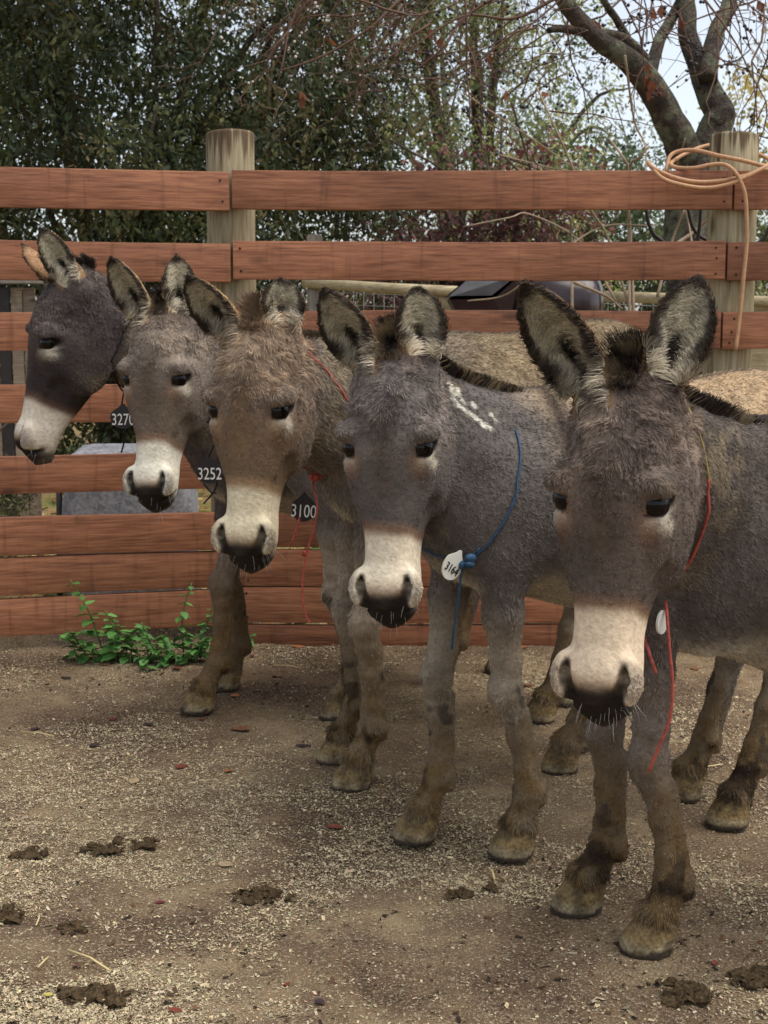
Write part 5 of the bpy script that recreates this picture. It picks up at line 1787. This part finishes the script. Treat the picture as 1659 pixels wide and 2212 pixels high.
# ------------------------------------------------------------------ weeds at the foot of the fence
def leaf_mesh(seed):
    r = random.Random(seed)
    V = [(0, 0, 0)]
    prof = [(0.18, 0.26), (0.42, 0.36), (0.68, 0.26), (0.88, 0.11)]
    for t, w in prof:
        zc_ = -0.22 * t * t
        V += [(t, -w, zc_ + 0.10 * w), (t, 0, zc_ - 0.05), (t, w, zc_ + 0.10 * w)]
    V.append((1.0, 0, -0.24))
    Fq = [(0, 2, 1), (0, 3, 2)]
    for i in range(3):
        a = 1 + 3 * i
        Fq += [(a, a + 1, a + 4, a + 3), (a + 1, a + 2, a + 5, a + 4)]
    Fq += [(10, 11, 13), (11, 12, 13)]
    me = bpy.data.meshes.new('leaf')
    me.from_pydata(V, [], Fq)
    me.polygons.foreach_set('use_smooth', np.ones(len(me.polygons), bool))
    return me


def weed_mat(name, col):
    m, nt, b = new_mat(name)
    oi = nt.nodes.new('ShaderNodeObjectInfo')
    c = ramp(nt, oi.outputs['Random'], [(0.0, [v * 0.6 for v in col]), (0.6, col), (1.0, [v * 1.35 for v in col])])
    nt.links.new(c, b.inputs['Base Color'])
    b.inputs['Roughness'].default_value = 0.45
    return m


M_WEED = weed_mat('weed_leaf', srgb(98, 150, 74))
M_WSTEM = flat_mat('weed_stem', srgb(88, 118, 66), 0.6)
LEAFS = [leaf_mesh(1)]
LEAFS[0].materials.append(M_WEED)


def weed(label, px, py, stems, seed):
    r = random.Random(seed)
    b0 = ground_at(px, py)
    e = empty('weed', (b0[0], b0[1], 0))
    tag(e, label, 'weed', 'green weeds at the foot of the fence')
    for (dx, tx, hgt, nodes, lsz) in stems:
        tip = np.array([tx * 1.1, r.uniform(-0.10, 0.05), hgt * 1.05])
        bs = np.array([dx * 1.1, r.uniform(-0.08, 0.03), 0.0])
        q = [bs, bs + (tip - bs) * 0.5 + np.array([r.uniform(-0.02, 0.02), r.uniform(-0.02, 0.02), 0.02]), tip]
        tube('stem', q, [0.0035, 0.003, 0.0018], M_WSTEM, e, 5, False, 4)
        cq = catmull(q, 8)
        nodes = nodes + 2
        for k in range(nodes):
            t = 0.12 + 0.88 * (k + 0.5) / nodes
            p = cq[int(t * (len(cq) - 1))]
            az = r.uniform(0, 6.28)
            for s in (0, math.pi):
                sz = lsz * 1.3 * (1.15 - 0.5 * t) * r.uniform(0.7, 1.25)
                o = bpy.data.objects.new('leaf', LEAFS[0])
                COL.objects.link(o); o.parent = e
                o.location = [float(v) for v in p]
                o.rotation_euler = (r.uniform(-0.3, 0.3), r.uniform(-0.45, 0.35), az + s + r.uniform(-0.4, 0.4))
                o.scale = (sz, sz, sz)


weed('tall leafy green weed clump left of the donkeys at the fence foot', 225, 1424, [(0.0, -0.09, 0.30, 7, 0.045), (0.03, 0.03, 0.14, 5, 0.045), (-0.05, -0.10, 0.12, 5, 0.045), (0.08, 0.13, 0.13, 5, 0.04), (0.10, 0.06, 0.10, 4, 0.04), (-0.08, -0.15, 0.08, 4, 0.04), (0.02, 0.08, 0.07, 4, 0.045), (-0.02, -0.04, 0.08, 4, 0.045), (0.14, 0.20, 0.08, 4, 0.038), (0.05, 0.02, 0.19, 5, 0.04)], 1)
weed('spreading green weed clump beside the striding foreleg at the fence', 395, 1426, [(0.0, 0.03, 0.27, 6, 0.035), (0.05, 0.11, 0.20, 6, 0.035), (-0.06, -0.12, 0.15, 5, 0.036), (-0.10, -0.16, 0.09, 4, 0.036), (0.03, 0.0, 0.12, 5, 0.04), (-0.03, -0.06, 0.11, 5, 0.04), (0.08, 0.09, 0.10, 5, 0.038), (0.0, -0.10, 0.05, 4, 0.036), (0.02, 0.05, 0.05, 4, 0.04), (-0.06, -0.03, 0.06, 4, 0.04)], 2)
weed('tiny green weed just right of the striding foreleg', 515, 1402, [(0.0, 0.03, 0.07, 4, 0.03), (0.02, 0.06, 0.05, 3, 0.028), (-0.02, 0.0, 0.04, 3, 0.03)], 4)
weed('low sparse green weed lying on the dirt before the larger clumps', 340, 1440, [(0.0, 0.08, 0.03, 4, 0.03), (-0.02, -0.09, 0.02, 4, 0.03)], 5)

# ------------------------------------------------------------------ small things on the ground
M_DUNG = flat_mat('dung', srgb(76, 62, 43), 0.9, 0.15, 150, 0.6, 0.008)


def clump(label, px, py, n, spread, size, seed):
    r = np.random.default_rng(seed)
    c = ground_at(px, py)
    bm = bmesh.new()
    for i in range(n):
        x_, y_ = r.normal(0, spread, 2)
        s = size * r.uniform(0.5, 1.2)
        mt = Matrix.Translation((x_, y_ * 0.7, s * 0.15)) @ Matrix.Rotation(r.uniform(0, 6), 4, 'Z') @ Matrix.Diagonal((s, s * r.uniform(0.6, 0.9), s * r.uniform(0.16, 0.30), 1))
        ret = bmesh.ops.create_icosphere(bm, subdivisions=2, radius=1.0, matrix=mt)
    me = bpy.data.meshes.new('dung_clump'); bm.to_mesh(me); bm.free()
    pv = np.array([v.co[:] for v in me.vertices])
    pv = pv + vnoise3(pv, 75, seed) * size * 0.7 + vnoise3(pv, 190, seed + 1) * size * 0.3
    me.vertices.foreach_set('co', pv.astype(np.float32).ravel())
    me.update()
    o = link('dung_clump', me, None, M_DUNG, (c[0], c[1], 0))
    tag(o, label, 'dung', 'trodden dung clumps on the yard')


clump('dark dung heap cut by the left edge of the picture', 8, 1985, 26, 0.024, 0.020, 1)
clump('compact round dung ball near the lower left', 165, 2008, 9, 0.012, 0.015, 2)
clump('crumbled dung heap at the bottom left below the long straw', 205, 2148, 40, 0.024, 0.016, 3)
clump('small dung clump at the left edge above the round ball', 58, 1846, 26, 0.018, 0.013, 4)
clump('scattered dark dung crumbs left of the middle ground', 228, 1836, 30, 0.020, 0.012, 5)
clump('small dark dung bit above the scattered crumbs', 248, 1815, 7, 0.008, 0.012, 6)
clump('flat dung smear right of the scattered crumbs', 325, 1826, 24, 0.018, 0.012, 7)
clump('small dung lump in front of the grey donkey with the blue cord', 992, 1930, 12, 0.011, 0.013, 8)
clump('curved dung bit beside the nearest donkey forehoof', 1062, 1918, 12, 0.010, 0.011, 9)
clump('broken dung heap at the bottom right', 1490, 2140, 50, 0.026, 0.014, 10)
clump('dark dung heap cut by the right edge of the picture', 1640, 2118, 50, 0.028, 0.015, 11)
clump('trodden dung patch in the middle of the yard', 560, 1935, 44, 0.024, 0.013, 12)

LC = dict(crimson=srgb(104, 44, 50), red=srgb(118, 60, 46), orange=srgb(160, 104, 60), brown=srgb(122, 82, 58), dark=srgb(62, 48, 50), yellow=srgb(176, 162, 84), tan=srgb(164, 142, 110))


def fallen_leaf(colr, size, px, py, seed, label):
    r = random.Random(seed)
    n_ = 6
    V, Fq = [], []
    cu = r.uniform(0.1, 0.5)
    for i in range(n_ + 1):
        t = i / n_
        w = 0.36 * math.sin(math.pi * min(1, t * 0.92 + 0.06)) ** 0.8
        for s in (-1, 0, 1):
            V.append((t - 0.5, s * w, cu * (s * w) ** 2 * 1.2 + 0.22 * cu * (t - 0.5) ** 2 + 0.03 * math.sin(5 * t + seed + s)))
    for i in range(n_):
        for k in range(2):
            a = i * 3 + k
            Fq.append((a, a + 1, a + 4, a + 3))
    me = mesh_np('fallen_leaf', np.array(V) * size, Fq)
    m = LM_.get(colr)
    if m is None:
        m = LM_[colr] = flat_mat(colr + '_leaf', LC[colr], 0.6, 0.3, 60, 0.25)
    c = ground_at(px, py)
    o = link('fallen_leaf', me, None, m, (c[0], c[1], float(ground_h(np.array([c[0]]), np.array([c[1]]))[0]) + 0.004))
    o.rotation_euler = (r.uniform(-0.1, 0.1), r.uniform(-0.1, 0.1), r.uniform(0, 6.28))
    tag(o, label, 'leaf', 'fallen leaves on the yard')


LM_ = {}
leaves = [('crimson', 0.045, 244, 1546, 'upright crimson leaf on the open ground at the left'), ('red', 0.032, 436, 1549, 'red leaf just below the striding forehoof'), ('dark', 0.05, 203, 1607, 'dark oval leaf below the upright crimson leaf'),
          ('dark', 0.05, 75, 1572, 'purplish leaf near the left edge beside a straw'), ('red', 0.045, 722, 1780, 'red leaf in front of the tan-brown donkey hoof'), ('red', 0.022, 620, 2118, 'tiny red leaf low in the middle'),
          ('crimson', 0.028, 346, 1945, 'purple-red leaf amid dung crumbs'), ('yellow', 0.024, 104, 2150, 'small yellow-green leaf at the bottom left'), ('red', 0.035, 378, 2182, 'torn red leaf at the bottom edge'),
          ('orange', 0.06, 643, 1397, 'orange leaf by the bottom fence board'), ('crimson', 0.06, 540, 1421, 'dark red leaf right of the striding foreleg'), ('red', 0.055, 382, 1446, 'orange-red leaf below the spreading weed'),
          ('brown', 0.05, 430, 1432, 'brown curled leaf beside the spreading weed'), ('orange', 0.045, 236, 1424, 'pale orange leaf below the tall weed'), ('brown', 0.05, 228, 1438, 'brown leaf just under the pale orange one'),
          ('red', 0.03, 198, 1466, 'small red leaf below the tall weed'), ('dark', 0.05, 142, 1461, 'dark curled leaf left of the small red one'), ('brown', 0.06, 598, 1461, 'brown leaf behind the tan-brown donkey foreleg'),
          ('orange', 0.045, 508, 1503, 'amber leaf right of the striding hoof'), ('red', 0.05, 392, 1655, 'flat red leaf on the middle left ground'), ('orange', 0.04, 494, 1665, 'small amber leaf near the middle'),
          ('brown', 0.08, 520, 1572, 'long brown leaf before the fence'), ('dark', 0.055, 320, 1558, 'flat dark leaf left of the striding hoof'), ('dark', 0.06, 655, 1610, 'dark flat leaf left of the tan-brown donkey hooves'),
          ('orange', 0.05, 1130, 1395, 'orange leaf far back between the donkeys legs'), ('red', 0.05, 1140, 1480, 'brick red leaf between the donkeys legs'), ('brown', 0.055, 1500, 1445, 'brown leaf under the nearest donkey belly'),
          ('orange', 0.035, 1510, 1560, 'tiny amber leaf under the nearest donkey belly'), ('red', 0.025, 1545, 2078, 'tiny dark red leaf at the lower right'), ('tan', 0.05, 290, 1690, 'pale tan leaf flat on the left ground'), ('tan', 0.05, 488, 1862, 'pale tan leaf in the middle of the yard'), ('dark', 0.03, 690, 2160, 'small dark leaf at the bottom centre')]
for i, (c_, s_, px, py, lb) in enumerate(leaves):
    fallen_leaf(c_, s_ * 0.78, px, py, 50 + i, lb)

M_STRAW = flat_mat('straw', srgb(214, 192, 138), 0.6, 0.3)
for (a_, b_, r_, lb) in (((147, 2058), (236, 2102), 0.0022, 'long straw lying at the lower left'), ((82, 2096), (105, 2073), 0.0016, 'short straw left of the long one'), ((48, 1585), (116, 1594), 0.0018, 'pale straw near the left edge beside the purplish leaf'),
                         ((78, 2005), (84, 1980), 0.0016, 'short straw by the dung heap at the left edge'), ((1055, 1880), (1068, 1905), 0.0022, 'pale straw in front of the grey donkey with the blue cord'), ((1500, 1670), (1560, 1655), 0.0018, 'straw between hooves under the nearest donkey'),
                         ((590, 1440), (650, 1446), 0.0018, 'thin straw in front of the bottom board'), ((1515, 1684), (1570, 1706), 0.0016, 'second straw between hooves under the nearest donkey')):
    p0, p1 = ground_at(*a_), ground_at(*b_)
    o = tube('straw', [p0 + (0, 0, .006), (p0 + p1) / 2 + np.array([0.003, 0.003, 0.009]), p1 + (0, 0, .006)], r_, M_STRAW, None, 5)
    tag(o, lb, 'straw')


# ------------------------------------------------------------------ neck cords and number tags
M_RED = flat_mat('red_cord', srgb(172, 82, 70), 0.6, 0.3, 120, 0.25)
M_BLUE = flat_mat('blue_cord', srgb(46, 78, 106), 0.6, 0.3, 120, 0.25)
M_TWINE = flat_mat('twine', srgb(168, 148, 84), 0.8, 0.2)
M_BLACK = flat_mat('black_cord', srgb(26, 22, 22), 0.6, 0.3)
M_TAG = flat_mat('black_tag', srgb(34, 28, 32), 0.35, 0.4)
M_WTAG = flat_mat('white_tag', srgb(222, 220, 208), 0.45, 0.4)
M_INK = flat_mat('white_ink', srgb(232, 230, 222), 0.6, 0.2)
M_DINK = flat_mat('black_ink', srgb(22, 20, 24), 0.6, 0.2)


def hit(Dk, px, py, lift=0.006):
    """point on a donkey's coat seen at a picture position"""
    r = ray(px, py)
    o_ = Dk['to'](_C); d_ = r @ Dk['Rw']
    h_ = Dk['tree'].ray_cast(Vector(o_), Vector(d_).normalized())
    if h_[0] is None: return None
    p = np.array(h_[0]) + np.array(h_[1]) * lift
    return p @ Dk['Rw'].T + Dk['fm']


def text_mesh(body, size, mat, parent, loc, rot, name='lettering', squash=0.72):
    cu = bpy.data.curves.new('t', 'FONT')
    cu.body = body; cu.size = size; cu.align_x = 'CENTER'; cu.align_y = 'CENTER'; cu.extrude = 0.0006
    to_ = bpy.data.objects.new('t', cu)
    COL.objects.link(to_)
    bpy.context.view_layer.update()
    me = bpy.data.meshes.new_from_object(to_.evaluated_get(bpy.context.evaluated_depsgraph_get()))
    bpy.data.objects.remove(to_)
    o = link(name, me, parent, mat, loc)
    o.rotation_euler = rot
    o.scale = (squash, 1, 1)
    return o


def tag_plate(parent, origin, px, py, Y, w, hgt, text, mat, ink, tilt=0.0, neck=True, tsize=0.04, yaw_=0.0):
    """a drop-shaped number tag hanging upright at a picture position"""
    p = at(px, py, Y)
    V = []
    ns = 32
    for k in range(ns):
        a = 2 * math.pi * k / ns
        x_, z_ = math.cos(a) * w / 2, math.sin(a) * hgt / 2
        if neck and z_ > 0:
            x_ *= 1 - 0.75 * sstep(0.35, 0.9, z_ / (hgt / 2)) * 0.8
            z_ *= 1.35
        V.append((x_, z_))
    bm = bmesh.new()
    f0 = [bm.verts.new((a, -0.002, c)) for a, c in V]
    face = bm.faces.new(f0)
    ext = bmesh.ops.extrude_face_region(bm, geom=[face])
    for v in ext['geom']:
        if isinstance(v, bmesh.types.BMVert): v.co.y = 0.002
    bmesh.ops.recalc_face_normals(bm, faces=bm.faces[:])
    me = bpy.data.meshes.new('number_tag'); bm.to_mesh(me); bm.free()
    o = link('number_tag', me, parent, mat, p - origin)
    o.rotation_euler = (0, tilt, yaw_)
    if text: text_mesh(text, tsize, ink, o, (0, -0.0032, -0.006 if neck else 0), (math.pi / 2, 0, 0))
    return o, p


def knot(parent, O, p, r, mat):
    bm = bmesh.new()
    for k in range(4):
        mt = Matrix.Translation(Vector((random.uniform(-r, r) * .6, random.uniform(-r, r) * .5, random.uniform(-r, r) * .7))) @ Matrix.Rotation(random.uniform(0, 3), 4, Vector((random.random(), random.random(), random.random()))) @ Matrix.Diagonal((r * 1.2, r * 0.7, r * 0.8, 1))
        bmesh.ops.create_icosphere(bm, subdivisions=2, radius=1.0, matrix=mt)
    me = bpy.data.meshes.new('knot'); bm.to_mesh(me); bm.free()
    me.polygons.foreach_set('use_smooth', np.ones(len(me.polygons), bool))
    link('knot', me, parent, mat, np.asarray(p) - O)
D = [donkey(s) for s in DONKEYS]


def surf(Dk, pxs, lift=0.010):
    out = []
    for q in pxs:
        p = hit(Dk, q[0], q[1], lift)
        if p is not None: out.append(p)
    return out


def neck_loop(Dk, a_px, b_px, ci=3, down=0.10, lift=0.011, n=60, sink=9.0):
    """closed loop round the neck: the plane holds two points seen on the coat and the middle of the neck"""
    A, B = [Dk['to'](hit(Dk, *q, 0.0)) for q in (a_px, b_px)]
    cen = np.array(Dk['crest'][ci]) - np.array([0, 0, down])
    nrm = np.cross(A - cen, B - cen); nrm /= np.linalg.norm(nrm)
    e1 = A - cen; e1 /= np.linalg.norm(e1)
    e2 = np.cross(nrm, e1)
    pts_ = []
    for k in range(n):
        a = 2 * math.pi * k / n
        d = e1 * math.cos(a) + e2 * math.sin(a)
        h_ = Dk['tree'].ray_cast(Vector(cen), Vector(d), 0.35)
        lf = lift * (0.22 if d[2] > -0.2 else 0.9)
        if h_[0] is not None and h_[0][2] > sink: lf = -0.012
        rr = (np.array(h_[0]) - cen) @ d + lf if h_[0] is not None else (np.linalg.norm(pts_[-1] - cen) if pts_ else 0.15)
        pts_.append(cen + d * rr)
    R_ = np.array([np.linalg.norm(p - cen) for p in pts_])
    R_ = np.minimum(R_, np.median(R_) * 1.5)
    Rs = np.array([np.median(R_[np.arange(k - 3, k + 4) % n]) for k in range(n)])
    Rs = np.maximum(Rs, R_ * (R_ < Rs * 1.08))
    return [(cen + (p - cen) / np.linalg.norm(p - cen) * r_) @ Dk['Rw'].T + Dk['fm'] for p, r_ in zip(pts_, Rs)]


def build_cord(label, mat, loop, ends, rad, split=None, mat2=None):
    e = empty('neck_cord', loop[0])
    O = np.array(e.location)
    tag(e, label, 'neck cord', 'cords round the donkeys necks')
    if split is None:
        tube('loop', [np.asarray(p) - O for p in loop], rad, mat, e, 7, True)
    else:
        z_ = np.array([p[2] for p in loop])
        k0 = int(np.argmax(z_))
        L_ = [np.asarray(loop[(k0 + i) % len(loop)]) - O for i in range(len(loop) + 1)]
        zz = np.array([p[2] + O[2] for p in L_])
        lowi = np.where(zz < split)[0]
        tube('loop', L_[lowi[0]:lowi[-1] + 1], rad, mat, e, 7)
        tube('twine', L_[lowi[-1]:] + L_[1:lowi[0] + 1], rad * 0.6, mat2, e, 6)
    for ln in ends:
        tube('loose_end', [np.asarray(p) - O for p in ln], rad, mat, e, 7, False, 6)
    return e, O


D5, D4, D3, D2, D1 = D
# nearest donkey: red cord, twine over the crest, white tag edge on
lp = neck_loop(D5, (1516, 960), (1497, 1180), 3, 0.10)
e, O = build_cord('red cord with a white tag round the nearest donkey neck', M_RED, lp,
                  [[at(1438, 1300, 2.50), at(1441, 1330, 2.46), at(1446, 1400, 2.45), at(1453, 1480, 2.45), at(1447, 1550, 2.45), at(1425, 1610, 2.46), at(1401, 1666, 2.47)],
                   [at(1390, 1370, 2.50), at(1399, 1400, 2.47), at(1408, 1428, 2.46), at(1417, 1454, 2.46)]], 0.0031, 0.955, M_TWINE)
tag_plate(e, O, 1430, 1344, 2.47, 0.040, 0.044, '', M_WTAG, M_DINK, 0.35, False, 0.03, 0.9)
# grey donkey: blue cord and white tag
lp = neck_loop(D4, (1120, 960), (1066, 1150), 2, 0.12, sink=0.985)
kp = hit(D4, 1018, 1208, 0.016)
KY = float(kp[1]) - 0.015
e, O = build_cord('blue cord with a white hand-numbered tag on the grey donkey', M_BLUE, lp,
                  [[kp, at(1000, 1225, KY), at(993, 1265, KY), at(986, 1320, KY + 0.01), at(979, 1370, KY + 0.02), at(976, 1402, KY + 0.03)], [kp, at(1030, 1192, KY), at(1036, 1184, KY)]], 0.0027)
knot(e, O, at(1008, 1212, KY), 0.014, M_BLUE)
tag_plate(e, O, 977, 1224, KY - 0.012, 0.050, 0.060, '3164', M_WTAG, M_DINK, 0.6, True, 0.026, 0.55)
# tan donkey: red cord and black tag
lp = neck_loop(D3, (738, 850), (690, 1028), 3, 0.10)
kp = hit(D3, 684, 1030, 0.015)
KY = float(kp[1]) - 0.02
e, O = build_cord('red cord with black number tag 3100 on the tan-brown donkey', M_RED, lp,
                  [[kp, at(676, 1050, KY), at(685, 1085, KY - 0.02), at(681, 1130, KY - 0.02), at(664, 1190, KY - 0.02), at(655, 1240, KY - 0.02), at(654, 1300, KY - 0.02), at(664, 1338, KY - 0.02), at(670, 1344, KY - 0.02)],
                   [at(648, 1112, KY - 0.01), at(643, 1135, KY - 0.02), at(628, 1178, KY - 0.02)]], 0.0027)
knot(e, O, at(683, 1034, KY), 0.013, M_RED)
knot(e, O, at(656, 1194, KY - 0.02), 0.007, M_RED)
tag_plate(e, O, 656, 1100, KY - 0.012, 0.062, 0.064, '3100', M_TAG, M_INK, 0.08, True, 0.046, 0.1)
# light donkey: black cord and tag
p2 = hit(D2, 455, 985, 0.0)
lp = neck_loop(D2, (430, 965), (452, 1000), 2, 0.12) if p2 is not None else [at(455, 985, 4.1)] * 8
KY = (float(p2[1]) if p2 is not None else 4.1) - 0.03
e, O = build_cord('black cord with number tag 3252 on the light grey-brown donkey', M_BLACK, lp,
                  [[at(463, 960, KY), at(452, 985, KY), at(448, 1000, KY)], [at(470, 1040, KY), at(462, 1062, KY), at(440, 1088, KY)], [at(440, 1045, KY + 0.01), at(455, 1062, KY), at(468, 1066, KY)]], 0.0027)
tag_plate(e, O, 453, 1020, KY - 0.012, 0.076, 0.066, '3252', M_TAG, M_INK, 0.0, True, 0.050, 0.0)
# donkey in profile: black cord and tag half behind the next head
p1_ = hit(D1, 262, 840, 0.0)
KY = min((float(p1_[1]) if p1_ is not None else 4.3), 4.32) - 0.02
lp = neck_loop(D1, (262, 830), (250, 800), 3, 0.10)
e, O = build_cord('black cord with a partly hidden number tag on the profile donkey', M_BLACK, lp,
                  [[at(272, 830, KY), at(266, 855, KY), at(262, 880, KY)], [at(268, 920, KY), at(270, 945, KY), at(262, 978, KY)]], 0.0027)
tag_plate(e, O, 266, 903, KY - 0.01, 0.078, 0.066, '3270', M_TAG, M_INK, 0.0, True, 0.050, 0.0)

# ------------------------------------------------------------------ rain drops under the top rails
M_DROP, nt, b = new_mat('water')
b.inputs['Transmission Weight'].default_value = 1.0
b.inputs['Roughness'].default_value = 0.0
b.inputs['IOR'].default_value = 1.33
bm = bmesh.new(); bmesh.ops.create_icosphere(bm, subdivisions=2, radius=0.0042)
for v in bm.verts:
    if v.co.z > 0: v.co.z *= 1.5
dm = bpy.data.meshes.new('water_drop'); bm.to_mesh(dm); bm.free()
dm.polygons.foreach_set('use_smooth', np.ones(len(dm.polygons), bool))
dm.materials.append(M_DROP)
zd = zf(450) - 0.0035
for px in (704, 782, 834, 1010, 1150, 1180, 1202, 1262, 1300, 1372, 1420):
    o = bpy.data.objects.new('water_drop', dm); COL.objects.link(o)
    o.location = (float(at(px, 452, FY)[0]), FY + 0.012, zd)
    tag(o, 'clear rain drop hanging from the underside of the top rail', 'drop', 'rain drops under the top rail')
